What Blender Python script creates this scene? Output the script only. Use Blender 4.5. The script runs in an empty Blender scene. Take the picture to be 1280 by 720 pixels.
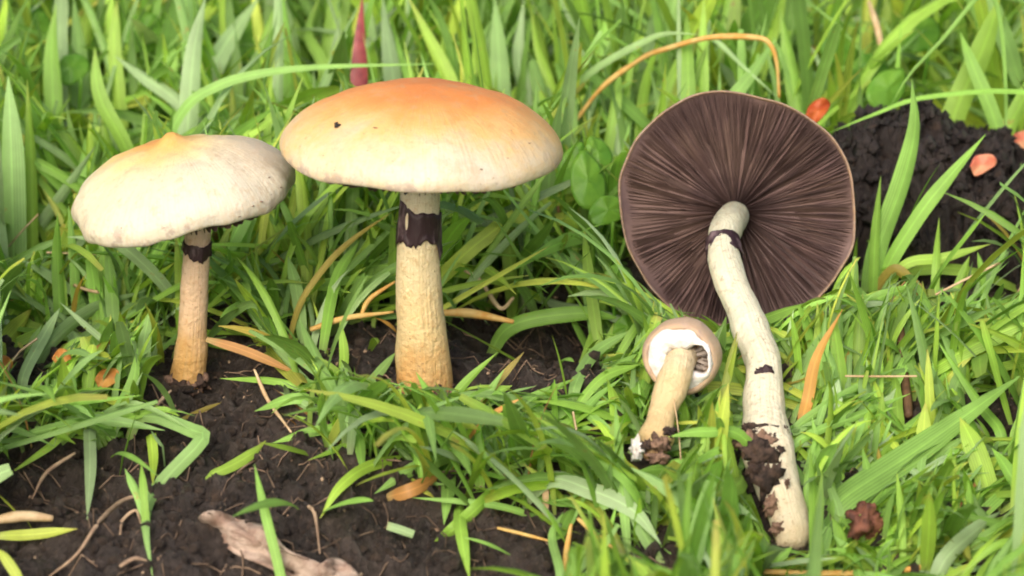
# 1 Blender unit = 1 cm (a close-up of mushrooms in a lawn)
import bpy, math, random
import numpy as np
from mathutils import Vector, Matrix, Quaternion

sc = bpy.context.scene
sc.unit_settings.system = 'METRIC'
sc.unit_settings.scale_length = 0.01
C = sc.collection
random.seed(7)
RNG = np.random.default_rng(11)
R = math.radians

# ------------------------------------------------------------------ camera
PITCH, DIST, LENS = R(20.0), 60.0, 98.0
cam_d = bpy.data.cameras.new('camera')
cam = bpy.data.objects.new('camera', cam_d); C.objects.link(cam)
cam_d.lens = LENS; cam_d.sensor_width = 36; cam_d.clip_start = 1; cam_d.clip_end = 12000
CAM = np.array([0.0, -DIST * math.cos(PITCH), DIST * math.sin(PITCH)])
cam.location = CAM; cam.rotation_euler = (math.pi / 2 - PITCH, 0, 0)
cam_d.dof.use_dof = True; cam_d.dof.focus_distance = 54.5; cam_d.dof.aperture_fstop = 0.21
sc.camera = cam

# ------------------------------------------------------------------ sky, sun, exposure
SUN_EL, SUN_AZ = R(40), R(200)           # azimuth clockwise from +Y
w = bpy.data.worlds.new('World'); sc.world = w; w.use_nodes = True
nt = w.node_tree; nt.nodes.clear()
sky = nt.nodes.new('ShaderNodeTexSky'); sky.sky_type = 'NISHITA'; sky.sun_disc = False
sky.sun_elevation = SUN_EL; sky.sun_rotation = SUN_AZ
sky.air_density = 1.0; sky.dust_density = 6.0; sky.ozone_density = 0.3
bg = nt.nodes.new('ShaderNodeBackground'); bg.inputs[1].default_value = 0.15
wo = nt.nodes.new('ShaderNodeOutputWorld')
nt.links.new(sky.outputs[0], bg.inputs[0]); nt.links.new(bg.outputs[0], wo.inputs[0])
sun_d = bpy.data.lights.new('sun', 'SUN'); sun_d.energy = 1.3; sun_d.angle = R(40); sun_d.color = (1, 0.98, 0.96)
sun = bpy.data.objects.new('sun', sun_d); C.objects.link(sun)
sdir = Vector((math.cos(SUN_EL) * math.sin(SUN_AZ), math.cos(SUN_EL) * math.cos(SUN_AZ), math.sin(SUN_EL)))
sun.rotation_euler = sdir.to_track_quat('Z', 'Y').to_euler(); sun.location = sdir * 200
vs = sc.view_settings
vs.view_transform = 'Standard'; vs.look = 'None'; vs.exposure = 0.62; vs.gamma = 1; vs.use_curve_mapping = False
sc.render.film_transparent = False
sc.cycles.max_bounces = 8; sc.cycles.transmission_bounces = 6; sc.cycles.diffuse_bounces = 4
sc.cycles.filter_width = 1.9

# ------------------------------------------------------------------ photograph geometry: where a pixel of the photo lies in the place
FPX = 1280 * LENS / 36
FW = np.array([0, math.cos(PITCH), -math.sin(PITCH)]); UP = np.array([0, math.sin(PITCH), math.cos(PITCH)]); RT = np.array([1.0, 0, 0])
def ray(px, py): return FW + RT * ((px - 640) / FPX) + UP * ((360 - py) / FPX)
def at_y(px, py, Y):
    d = ray(px, py); return CAM + d * ((Y - CAM[1]) / d[1])
def proj(P):
    q = P - CAM; dep = q @ FW
    return 640 + FPX * (q @ RT) / dep, 360 - FPX * (q @ UP) / dep, dep
def px2cm(n, Y): return n * (Y - CAM[1]) / FPX / math.cos(PITCH)

# ------------------------------------------------------------------ noise
def _h(ix, iy, iz, s):
    n = (ix.astype(np.int64) * 374761393 + iy.astype(np.int64) * 668265263 + iz.astype(np.int64) * 2147483647 + s * 974634777) & 0xFFFFFFFF
    n = ((n ^ (n >> 13)) * 1274126177) & 0xFFFFFFFF
    n = ((n ^ (n >> 16)) * 2246822519) & 0xFFFFFFFF
    return ((n ^ (n >> 15)) & 0xFFFFFF) / float(0xFFFFFF)
def vn(x, y, z=0.0, s=0):
    x, y, z = np.broadcast_arrays(np.asarray(x, float), np.asarray(y, float), np.asarray(z, float))
    ix, iy, iz = np.floor(x), np.floor(y), np.floor(z)
    fx, fy, fz = x - ix, y - iy, z - iz
    u, v, t = [f * f * f * (f * (f * 6 - 15) + 10) for f in (fx, fy, fz)]
    r = 0
    for a in (0, 1):
        for b in (0, 1):
            for c in (0, 1):
                r = r + _h(ix + a, iy + b, iz + c, s) * (u if a else 1 - u) * (v if b else 1 - v) * (t if c else 1 - t)
    return r * 2 - 1
def fbm(x, y, z=0.0, o=4, s=0, g=0.5):
    r = 0; a = 1; f = 1
    for k in range(o):
        r = r + a * vn(np.asarray(x) * f + 17.3 * k, np.asarray(y) * f - 9.1 * k, np.asarray(z) * f + 3.7 * k, s + k); a *= g; f *= 2.03
    return r

# ------------------------------------------------------------------ objects
def link(o, parent=None):
    C.objects.link(o)
    if parent is not None: o.parent = parent
    return o
def tag(o, label=None, cat=None, group=None, kind=None):
    if label: o['label'] = label
    if cat: o['category'] = cat
    if group: o['group'] = group
    if kind: o['kind'] = kind
    return o
def empty(name, loc, label=None, cat=None, group=None):
    o = bpy.data.objects.new(name, None); o.location = Vector(loc); o.empty_display_size = 0.5
    link(o); return tag(o, label, cat, group)
def mesh_obj(name, V, F, mat, parent=None, smooth=True, uv=None, tint=None, matrix=None):
    """V (n,3); F list of faces or (m,4) array; uv per vertex (n,2); tint per vertex (n,3)"""
    me = bpy.data.meshes.new(name)
    V = np.asarray(V, dtype=np.float32)
    if isinstance(F, np.ndarray):
        m, k = F.shape
        me.vertices.add(len(V)); me.vertices.foreach_set('co', V.ravel())
        me.loops.add(m * k); me.loops.foreach_set('vertex_index', F.astype(np.int32).ravel())
        me.polygons.add(m); me.polygons.foreach_set('loop_start', np.arange(0, m * k, k, dtype=np.int32))
        me.polygons.foreach_set('loop_total', np.full(m, k, dtype=np.int32))
        me.update(calc_edges=True)
    else:
        me.from_pydata([tuple(map(float, v)) for v in V], [], [tuple(f) for f in F]); me.update()
    if uv is not None:
        li = np.zeros(len(me.loops), dtype=np.int32); me.loops.foreach_get('vertex_index', li)
        l = me.uv_layers.new(name='UVMap'); l.data.foreach_set('uv', np.asarray(uv, dtype=np.float32)[li].ravel())
    if tint is not None:
        a = me.attributes.new('tint', 'FLOAT_VECTOR', 'POINT'); a.data.foreach_set('vector', np.asarray(tint, dtype=np.float32).ravel())
    if smooth: me.polygons.foreach_set('use_smooth', np.ones(len(me.polygons), dtype=bool))
    me.materials.append(mat)
    o = bpy.data.objects.new(name, me); link(o, parent)
    if matrix is not None: o.matrix_local = matrix
    return o

# ------------------------------------------------------------------ materials
class NB:
    def __init__(s, name):
        s.m = bpy.data.materials.new(name); s.m.use_nodes = True; s.t = s.m.node_tree; s.t.nodes.clear()
        s.out = s.t.nodes.new('ShaderNodeOutputMaterial')
    def n(s, typ, **kw):
        nd = s.t.nodes.new(typ)
        for k, v in kw.items(): setattr(nd, k, v)
        return nd
    def l(s, a, b): s.t.links.new(a, b)
    def put(s, sock, v):
        if hasattr(v, 'links') or hasattr(v, 'is_linked'): s.l(v, sock)
        else: sock.default_value = v
    def math(s, op, a, b=0.0, c=None, clamp=False):
        nd = s.n('ShaderNodeMath', operation=op, use_clamp=clamp); s.put(nd.inputs[0], a); s.put(nd.inputs[1], b)
        if c is not None: s.put(nd.inputs[2], c)
        return nd.outputs[0]
    def mix(s, f, a, b, blend='MIX'):
        nd = s.n('ShaderNodeMix', data_type='RGBA', blend_type=blend); s.put(nd.inputs[0], f)
        for k, v in ((6, a), (7, b)):
            s.put(nd.inputs[k], v if hasattr(v, 'is_linked') else (*v[:3], 1))
        return nd.outputs[2]
    def noise(s, vec, scale, detail=4, rough=0.55, out=0):
        nd = s.n('ShaderNodeTexNoise'); nd.inputs['Scale'].default_value = scale; nd.inputs['Detail'].default_value = detail
        nd.inputs['Roughness'].default_value = rough; s.put(nd.inputs['Vector'], vec); return nd.outputs[out]
    def ramp(s, f, stops, interp='LINEAR'):
        nd = s.n('ShaderNodeValToRGB'); e = nd.color_ramp.elements; nd.color_ramp.interpolation = interp
        while len(e) < len(stops): e.new(0.5)
        for i, (p, c) in enumerate(stops):
            e[i].position = p; e[i].color = (*c, 1) if len(c) == 3 else c
        s.put(nd.inputs[0], f); return nd.outputs[0]
    def step(s, f, lo, hi):
        nd = s.n('ShaderNodeMapRange', interpolation_type='SMOOTHSTEP'); s.put(nd.inputs[0], f)
        nd.inputs[1].default_value = lo; nd.inputs[2].default_value = hi; return nd.outputs[0]
    def obj(s): return s.n('ShaderNodeTexCoord').outputs['Object']
    def xyz(s, v):
        nd = s.n('ShaderNodeSeparateXYZ'); s.put(nd.inputs[0], v); return nd.outputs
    def scalev(s, v, k):
        nd = s.n('ShaderNodeVectorMath', operation='MULTIPLY'); s.put(nd.inputs[0], v); nd.inputs[1].default_value = k; return nd.outputs[0]
    def bump(s, h, strength=0.3, dist=0.05):
        nd = s.n('ShaderNodeBump'); nd.inputs['Strength'].default_value = strength; nd.inputs['Distance'].default_value = dist
        s.put(nd.inputs['Height'], h); return nd.outputs[0]
    def bsdf(s, col, rough=0.6, normal=None, sss=0.0, rad=(0.3, 0.18, 0.1), spec=0.4, transl=0.0, tcol=None):
        p = s.n('ShaderNodeBsdfPrincipled'); s.put(p.inputs['Base Color'], col if hasattr(col, 'is_linked') else (*col, 1))
        s.put(p.inputs['Roughness'], rough); p.inputs['Specular IOR Level'].default_value = spec
        if normal is not None: s.l(normal, p.inputs['Normal'])
        if sss:
            p.inputs['Subsurface Weight'].default_value = sss; p.inputs['Subsurface Radius'].default_value = rad; p.inputs['Subsurface Scale'].default_value = 0.5
        o = p.outputs[0]
        if transl:
            t = s.n('ShaderNodeBsdfTranslucent'); s.put(t.inputs[0], tcol if tcol is not None else col)
            mx = s.n('ShaderNodeMixShader'); mx.inputs[0].default_value = transl; s.l(o, mx.inputs[1]); s.l(t.outputs[0], mx.inputs[2]); o = mx.outputs[0]
        s.l(o, s.out.inputs[0]); return s.m

def mat_grass():
    b = NB('grass'); at = b.n('ShaderNodeAttribute', attribute_name='tint'); t = b.xyz(at.outputs['Vector'])
    uv = b.n('ShaderNodeUVMap').outputs[0]; u = b.xyz(uv)
    col = b.ramp(t[0], [(0.0, (0.33, 0.46, 0.24)), (0.22, (0.24, 0.40, 0.13)), (0.5, (0.225, 0.43, 0.070)), (0.78, (0.33, 0.51, 0.065)), (1.0, (0.48, 0.55, 0.09))])
    dry = b.ramp(t[2], [(0.0, (0.0, 0, 0)), (0.5, (0.42, 0.34, 0.07)), (0.72, (0.56, 0.29, 0.07)), (1.0, (0.40, 0.20, 0.09))])
    ob = b.obj(); nz = b.noise(b.scalev(ob, (1.3, 1.3, 1.3)), 1.0, 3)
    tipdry = b.math('MULTIPLY', b.step(u[1], 0.82, 1.0), b.step(t[0], 0.45, 0.9))
    d = b.math('MAXIMUM', b.step(t[2], 0.02, 0.3), b.math('MULTIPLY', tipdry, 0.6))
    col = b.mix(d, col, b.mix(b.step(t[2], 0.02, 0.2), (0.40, 0.33, 0.08), dry))
    col = b.mix(b.math('MULTIPLY', b.step(b.noise(ob, 2.6, 4, 0.65), 0.66, 0.74), 0.7), col, (0.34, 0.22, 0.07))
    pale = b.math('SUBTRACT', 1.0, b.step(u[1], 0.0, 0.22))                    # blades are pale at the sheath
    col = b.mix(b.math('MULTIPLY', pale, 0.45), col, (0.34, 0.37, 0.16))
    val = b.math('MULTIPLY', t[1], b.math('MULTIPLY_ADD', nz, 0.7, 0.65))
    # long parallel veins and the lighter midrib
    vein = b.math('SINE', b.math('MULTIPLY', u[0], 56.0))
    rib = b.math('SUBTRACT', 1.0, b.step(b.math('ABSOLUTE', b.math('SUBTRACT', u[0], 0.5)), 0.02, 0.10))
    val = b.math('MULTIPLY', val, b.math('ADD', b.math('MULTIPLY_ADD', vein, 0.13, 1.0), b.math('MULTIPLY', rib, 0.22)))
    col = b.mix(1.0, col, b.n('ShaderNodeCombineColor').outputs[0], 'MULTIPLY') if False else col
    sc_ = b.n('ShaderNodeVectorMath', operation='SCALE'); b.l(col, sc_.inputs[0]); b.l(val, sc_.inputs[3])
    c2 = sc_.outputs[0]
    bp = b.bump(b.math('ADD', vein, rib), 0.25, 0.01)
    tc = b.n('ShaderNodeVectorMath', operation='MULTIPLY'); b.l(c2, tc.inputs[0]); tc.inputs[1].default_value = (1.25, 1.2, 0.55)
    return b.bsdf(c2, 0.46, bp, spec=0.4, transl=0.38, tcol=tc.outputs[0])

def mat_soil(name='soil', far_green=True, lo=(0.013, 0.010, 0.009), hi=(0.13, 0.100, 0.084)):
    b = NB(name); o = b.obj()
    n1 = b.noise(o, 0.7, 5, 0.6); n2 = b.noise(o, 6.0, 6, 0.7)
    f = b.math('ADD', b.math('MULTIPLY', n1, 0.55), b.math('MULTIPLY', n2, 0.6))
    col = b.ramp(f, [(0.40, lo), (0.56, tuple((a + c) * 0.38 for a, c in zip(lo, hi))), (0.80, hi)])
    fib = b.noise(b.scalev(o, (1, 1, 1)), 14, 3, 0.6)
    col = b.mix(b.math('MULTIPLY', b.step(fib, 0.62, 0.72), 0.75), col, (0.20, 0.145, 0.105))
    col = b.mix(b.math('MULTIPLY', b.step(b.noise(o, 3.2, 5, 0.7), 0.57, 0.66), 0.6), col, (0.13, 0.085, 0.058))
    if far_green:
        y = b.xyz(o); far = b.math('MAXIMUM', b.step(b.math('ABSOLUTE', y[0]), 30, 45), b.math('MAXIMUM', b.step(y[1], 50, 62), b.step(b.math('MULTIPLY', y[1], -1.0), 24, 34)))
        col = b.mix(far, col, b.mix(n2, (0.05, 0.13, 0.02), (0.12, 0.22, 0.04)))
    bp = b.bump(b.math('ADD', b.noise(o, 7, 8, 0.75), b.math('MULTIPLY', b.noise(o, 24, 4, 0.7), 0.5)), 1.0, 0.22)
    return b.bsdf(col, b.math('MULTIPLY_ADD', n2, 0.7, 0.08), bp, spec=0.55)

def mat_cap(name, stops, off, rad, spots=True, stain=None):
    b = NB(name); o = b.obj(); x = b.xyz(o)
    dx = b.math('SUBTRACT', x[0], off[0]); dy = b.math('SUBTRACT', x[1], off[1])
    r = b.math('DIVIDE', b.math('SQRT', b.math('ADD', b.math('MULTIPLY', dx, dx), b.math('MULTIPLY', dy, dy))), rad)
    n = b.noise(o, 1.1, 4, 0.6); n2 = b.noise(o, 6, 5, 0.65)
    r2 = b.math('ADD', r, b.math('ADD', b.math('MULTIPLY_ADD', n, 0.36, -0.18), b.math('MULTIPLY_ADD', n2, 0.12, -0.06)))
    col = b.ramp(r2, stops)
    # fine radial fibrils towards the margin
    ang = b.math('ARCTAN2', x[1], x[0]); cv = b.n('ShaderNodeCombineXYZ'); b.l(b.math('MULTIPLY', ang, 14.0), cv.inputs[0]); b.l(b.math('MULTIPLY', r, 1.6), cv.inputs[1])
    fib = b.noise(cv.outputs[0], 3.0, 3, 0.6)
    col = b.mix(b.math('MULTIPLY', b.step(fib, 0.45, 0.75), b.math('MULTIPLY', b.step(r, 0.2, 0.8), 0.34)), col, (0.50, 0.38, 0.24))
    mot = b.noise(o, 2.2, 6, 0.7)
    col = b.mix(b.math('MULTIPLY', b.step(mot, 0.50, 0.68), 0.38), col, (0.44, 0.28, 0.14))
    col = b.mix(b.math('MULTIPLY', b.step(b.noise(o, 9, 6, 0.75), 0.52, 0.66), 0.28), col, (0.40, 0.25, 0.12))
    rimn = b.math('MULTIPLY', b.step(b.noise(o, 3.0, 5, 0.7), 0.50, 0.62), b.math('SUBTRACT', 1.0, b.step(x[2], -0.12, 0.20)))
    col = b.mix(b.math('MULTIPLY', rimn, 0.6), col, (0.30, 0.22, 0.19))
    if spots:
        col = b.mix(b.math('MULTIPLY', b.step(b.noise(o, 3.4, 3, 0.6), 0.60, 0.72), 0.34), col, (0.46, 0.30, 0.15))
        col = b.mix(b.math('MULTIPLY', b.step(b.noise(o, 13, 2, 0.5), 0.68, 0.74), 0.5), col, (0.30, 0.19, 0.10))
    if stain:
        sx = b.math('SUBTRACT', x[0], stain[0]); sy = b.math('SUBTRACT', x[1], stain[1])
        d = b.math('SQRT', b.math('ADD', b.math('MULTIPLY', sx, sx), b.math('MULTIPLY', sy, sy)))
        d = b.math('ADD', d, b.math('MULTIPLY_ADD', n2, 1.6, -0.8))
        col = b.mix(b.math('MULTIPLY', b.math('SUBTRACT', 1.0, b.step(d, stain[2] * 0.45, stain[2])), 0.55), col, (0.36, 0.29, 0.21))
    bp = b.bump(b.math('ADD', b.noise(o, 5, 5, 0.6), b.math('MULTIPLY', fib, 0.5)), 0.5, 0.06)
    return b.bsdf(col, b.math('MULTIPLY_ADD', n2, 0.25, 0.40), bp, sss=0.25, spec=0.4)

def mat_stem(name, stops, z0, z1, blotch, bcol=(0.42, 0.22, 0.07)):
    b = NB(name); o = b.obj(); uv = b.n('ShaderNodeUVMap').outputs[0]; u = b.xyz(uv)
    n = b.noise(o, 1.4, 4, 0.6); n2 = b.noise(o, 7, 5, 0.65)
    f = b.math('ADD', u[1], b.math('MULTIPLY_ADD', n, 0.5, -0.25))
    col = b.ramp(f, stops)
    cv = b.n('ShaderNodeCombineXYZ'); b.l(b.math('MULTIPLY', b.math('SINE', b.math('MULTIPLY', u[0], 6.283)), 6.0), cv.inputs[0]); b.l(b.math('MULTIPLY', b.math('COSINE', b.math('MULTIPLY', u[0], 6.283)), 6.0), cv.inputs[1]); b.l(b.math('MULTIPLY', u[1], 2.2), cv.inputs[2])
    fib = b.noise(cv.outputs[0], 1.6, 4, 0.6)
    col = b.mix(b.math('MULTIPLY', b.step(fib, 0.45, 0.72), 0.38), col, (0.46, 0.34, 0.17))
    col = b.mix(b.math('MULTIPLY', b.step(n2, 0.52, 0.72), blotch), col, bcol)
    col = b.mix(b.math('MULTIPLY', b.step(b.noise(o, 16, 2, 0.5), 0.66, 0.73), 0.6 * blotch + 0.15), col, (0.16, 0.09, 0.05))
    bp = b.bump(b.math('ADD', b.math('MULTIPLY', n2, 1.4), b.math('MULTIPLY', fib, 0.7)), 0.7, 0.09)
    return b.bsdf(col, 0.6, bp, sss=0.15, spec=0.3)

def mat_plain(name, c1, c2, scale=3.0, rough=0.65, bumpd=0.05, sss=0.0, transl=0.0, thr=(0.35, 0.65), stretch=(1, 1, 1), spec=0.35):
    b = NB(name); o = b.scalev(b.obj(), stretch); n = b.noise(o, scale, 5, 0.62)
    col = b.mix(b.step(n, *thr), c1, c2)
    bp = b.bump(b.noise(o, scale * 2.5, 5, 0.65), 0.5, bumpd)
    return b.bsdf(col, rough, bp, sss=sss, transl=transl, spec=spec)

def mat_gills():
    b = NB('gills'); o = b.obj(); x = b.xyz(o); at = b.n('ShaderNodeAttribute', attribute_name='tint'); t = b.xyz(at.outputs['Vector'])
    n = b.noise(o, 0.75, 4, 0.6)
    col = b.ramp(b.math('ADD', n, b.math('MULTIPLY_ADD', t[0], 0.14, -0.07)), [(0.32, (0.088, 0.054, 0.052)), (0.50, (0.128, 0.080, 0.073)), (0.66, (0.17, 0.112, 0.092))])
    col = b.mix(b.step(t[1], 0.95, 1.0), col, (0.14, 0.09, 0.07))
    return b.bsdf(col, 0.8, None, spec=0.2)

M = {}
M['grass'] = mat_grass()
M['soil'] = mat_soil()
M['clod'] = mat_soil('dark_dung_soil', False, (0.010, 0.008, 0.008), (0.095, 0.070, 0.062))
M['crumb'] = mat_soil('soil_crumbs', False, (0.012, 0.009, 0.008), (0.11, 0.075, 0.055))
M['cap_orange'] = mat_cap('cap_orange', [(0.0, (0.58, 0.17, 0.03)), (0.36, (0.60, 0.22, 0.045)), (0.48, (0.61, 0.29, 0.075)), (0.60, (0.60, 0.39, 0.155)), (0.70, (0.57, 0.47, 0.31)), (0.80, (0.56, 0.51, 0.41)), (1.0, (0.55, 0.51, 0.43))], (0.10, 0.95), 4.8)
M['cap_cream'] = mat_cap('cap_cream', [(0.0, (0.58, 0.22, 0.04)), (0.16, (0.62, 0.34, 0.08)), (0.36, (0.60, 0.46, 0.20)), (0.58, (0.57, 0.51, 0.35)), (1.0, (0.53, 0.50, 0.42))], (-0.35, 0.5), 3.0, False, (1.45, -0.25, 0.95))
M['cap_tan'] = mat_cap('cap_tan', [(0.0, (0.46, 0.29, 0.15)), (0.6, (0.42, 0.30, 0.20)), (1.0, (0.38, 0.29, 0.22))], (0, 0), 1.1)
M['cap_back'] = mat_cap('cap_back', [(0.0, (0.70, 0.34, 0.1)), (0.6, (0.70, 0.52, 0.3)), (0.84, (0.26, 0.17, 0.115)), (1.0, (0.19, 0.125, 0.09))], (0, 0), 2.6)
M['gills'] = mat_gills()
M['flesh'] = mat_plain('gill_bed', (0.085, 0.051, 0.048), (0.15, 0.094, 0.08), 0.8)
M['stem_mid'] = mat_stem('stem_tan', [(0.0, (0.46, 0.21, 0.05)), (0.18, (0.56, 0.31, 0.10)), (0.36, (0.63, 0.47, 0.23)), (0.65, (0.67, 0.56, 0.34)), (1.0, (0.68, 0.61, 0.48))], 0, 4, 0.55)
M['stem_left'] = mat_stem('stem_pinkish', [(0.0, (0.48, 0.23, 0.055)), (0.25, (0.58, 0.34, 0.11)), (0.5, (0.66, 0.46, 0.28)), (1.0, (0.66, 0.51, 0.40))], 0, 3, 0.42, (0.45, 0.20, 0.07))
M['stem_long'] = mat_stem('stem_whitish', [(0.0, (0.40, 0.40, 0.28)), (0.12, (0.52, 0.51, 0.37)), (0.3, (0.66, 0.64, 0.48)), (0.7, (0.66, 0.61, 0.46)), (1.0, (0.62, 0.52, 0.34))], 0, 3, 0.55, (0.30, 0.19, 0.10))
M['stem_small'] = mat_stem('stem_straw', [(0.0, (0.66, 0.58, 0.42)), (0.4, (0.62, 0.48, 0.27)), (0.8, (0.54, 0.40, 0.20)), (1.0, (0.34, 0.20, 0.10))], 0, 3, 0.3)
M['ring'] = mat_plain('spore_dark_ring', (0.026, 0.011, 0.014), (0.16, 0.11, 0.115), 2.6, 0.5, 0.06, thr=(0.52, 0.66), stretch=(1, 1, 0.3))
M['veil'] = mat_plain('white_veil', (0.80, 0.78, 0.76), (0.66, 0.60, 0.55), 5, 0.8, 0.1, sss=0.2)
M['dirt'] = mat_plain('clinging_soil', (0.016, 0.010, 0.008), (0.075, 0.045, 0.032), 5, 0.75, 0.15)
M['dirt_red'] = mat_plain('reddish_soil', (0.07, 0.04, 0.028), (0.26, 0.16, 0.11), 5, 0.75, 0.15)
M['straw'] = mat_plain('straw', (0.56, 0.29, 0.06), (0.62, 0.44, 0.15), 2.5, 0.55, 0.03, transl=0.15, stretch=(1, 1, 1))
M['straw_pale'] = mat_plain('pale_straw', (0.42, 0.28, 0.15), (0.55, 0.42, 0.25), 2.5, 0.6, 0.03)
M['root'] = mat_plain('root_fibre', (0.20, 0.13, 0.085), (0.36, 0.26, 0.17), 2.0, 0.7, 0.03)
M['fibre'] = mat_plain('litter_fibre', (0.07, 0.045, 0.03), (0.22, 0.15, 0.10), 1.5, 0.8, 0.03)
M['dead_leaf'] = mat_plain('dead_leaf', (0.24, 0.155, 0.115), (0.44, 0.34, 0.27), 2.6, 0.6, 0.12, transl=0.1)
M['orange_leaf'] = mat_plain('orange_leaf', (0.46, 0.17, 0.035), (0.60, 0.32, 0.08), 2.6, 0.5, 0.06, transl=0.2)
M['red_blade'] = mat_plain('red_blade', (0.20, 0.035, 0.045), (0.36, 0.075, 0.075), 2.0, 0.4, 0.03, transl=0.25)
M['red_petal'] = mat_plain('red_petal', (0.40, 0.065, 0.015), (0.52, 0.13, 0.03), 3.0, 0.45, 0.05, transl=0.25)
M['pink_petal'] = mat_plain('pink_petal', (0.66, 0.17, 0.11), (0.68, 0.36, 0.20), 2.4, 0.5, 0.05, transl=0.25)
M['brown_head'] = mat_plain('brown_head', (0.06, 0.022, 0.014), (0.20, 0.075, 0.045), 4.0, 0.6, 0.15)
M['brown_stick'] = mat_plain('brown_stick', (0.06, 0.030, 0.015), (0.13, 0.07, 0.035), 3.0, 0.7, 0.06)
M['leaf'] = mat_plain('broad_leaf', (0.10, 0.27, 0.025), (0.17, 0.36, 0.035), 1.2, 0.45, 0.05, transl=0.35)
M['speck'] = mat_plain('black_speck', (0.01, 0.008, 0.008), (0.02, 0.014, 0.012))

# ------------------------------------------------------------------ the ground
def sstep(e0, e1, x):
    t = np.clip((np.asarray(x, float) - e0) / (e1 - e0), 0, 1); return t * t * (3 - 2 * t)
def macro(x, y):
    x = np.asarray(x, float); y = np.asarray(y, float)
    z = -0.24 * np.clip(-5.5 - y, 0, 11) * sstep(-5.5, -8.5, y)
    z = z + 0.05 * np.clip(y - 4, 0, 40)
    z = z - 0.9 * np.exp(-(((x - 0.6) / 2.3) ** 2 + ((y + 2.6) / 1.5) ** 2))         # the hollow behind the middle mushroom
    z = z - 0.38 * np.exp(-(((x + 6.5) / 1.3) ** 2 + ((y + 5.6) / 1.2) ** 2)) - 0.22 * np.exp(-(((x + 1.7) / 1.3) ** 2 + ((y + 6.1) / 1.0) ** 2))
    z = z - 0.65 * np.exp(-(((x - 4.9) / 1.2) ** 2 + ((y + 10.6) / 1.5) ** 2))             # the turf sags under the uprooted stem
    z = z + 0.35 * np.exp(-(((x + 5.5) / 3.5) ** 2 + ((y + 10) / 2.4) ** 2))
    return z
def height(x, y):
    x = np.asarray(x, float); y = np.asarray(y, float)
    lump = fbm(x * 0.55, y * 0.55, 0, 3, 5) * 0.30
    crust = (1 - np.abs(fbm(x * 1.5, y * 1.5, 0, 4, 21, 0.55))) * 0.32 - 0.2
    fine = fbm(x * 3.6, y * 3.6, 0, 3, 31, 0.7) * 0.12 + np.maximum(0, fbm(x * 2.3, y * 2.3, 4, 2, 37)) * 0.16
    near = 1 - sstep(40, 70, np.hypot(x, y))
    return macro(x, y) + (lump + crust + fine) * near
def hz(x, y): return float(height(x, y))
def on_ground(px, py, lift=0.0):
    d = ray(px, py); t = 30.0
    for k in range(400):
        P = CAM + d * t
        if P[2] < float(macro(P[0], P[1])) + lift: break
        t += 0.25
    return CAM + d * t

def axis(lo, hi, step, far, g=1.28):
    a = list(np.arange(lo, hi + step * 0.5, step)); s = step; v = a[-1]; up = []
    while v < far: s *= g; v += s; up.append(v)
    s = step; v = a[0]; dn = []
    while v > -far: s *= g; v -= s; dn.append(v)
    return np.array(dn[::-1] + a + up)
gx = axis(-14.5, 15, 0.085, 5000); gy = axis(-17.5, 6, 0.085, 5000)
GX, GY = np.meshgrid(gx, gy); GZ = height(GX, GY)
nx, ny = len(gx), len(gy)
idx = np.arange(nx * ny).reshape(ny, nx)
F = np.stack([idx[:-1, :-1], idx[:-1, 1:], idx[1:, 1:], idx[1:, :-1]], -1).reshape(-1, 4)
ground = mesh_obj('ground', np.stack([GX, GY, GZ], -1).reshape(-1, 3), F, M['soil'])
_px, _py, _dp = proj(np.stack([GX, GY, GZ], -1).reshape(-1, 3)); CELL = 6
gmap = np.full((140, 234), 1e3)
_ok = (_dp > 5) & (_px > -60) & (_px < 1340) & (_py > -60) & (_py < 780)
np.minimum.at(gmap, (((_py[_ok] + 60) / CELL).astype(int).clip(0, 139), ((_px[_ok] + 60) / CELL).astype(int).clip(0, 233)), GY.ravel()[_ok])
gmap = np.minimum.reduce([np.roll(np.roll(gmap, a, 0), b, 1) if (a or b) else gmap for a in (0,) for b in (-1, 0, 1)])
def yfree(px, py, y, m=0.10):
    """depth y, brought forward where the soil would swallow that point"""
    return min(y, gmap[min(139, max(0, int((py + 60) / CELL))), min(233, max(0, int((px + 60) / CELL)))] - m)
tag(ground, 'dark crumbly soil showing between the grass', kind='structure')

# ------------------------------------------------------------------ shapes
def catmull(P, n):
    P = np.asarray(P, float)
    if len(P) == 2: return P[0] + (P[1] - P[0]) * np.linspace(0, 1, n)[:, None]
    Q = np.vstack([2 * P[0] - P[1], P, 2 * P[-1] - P[-2]]); out = []
    seg = len(P) - 1
    for t in np.linspace(0, seg, n):
        i = min(int(t), seg - 1); u = t - i; a, b, c, d = Q[i:i + 4]
        out.append(0.5 * (2 * b + (c - a) * u + (2 * a - 5 * b + 4 * c - d) * u ** 2 + (3 * b - a - 3 * c + d) * u ** 3))
    return np.array(out)
def norm(v): return v / (np.linalg.norm(v, axis=-1, keepdims=True) + 1e-12)

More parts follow.
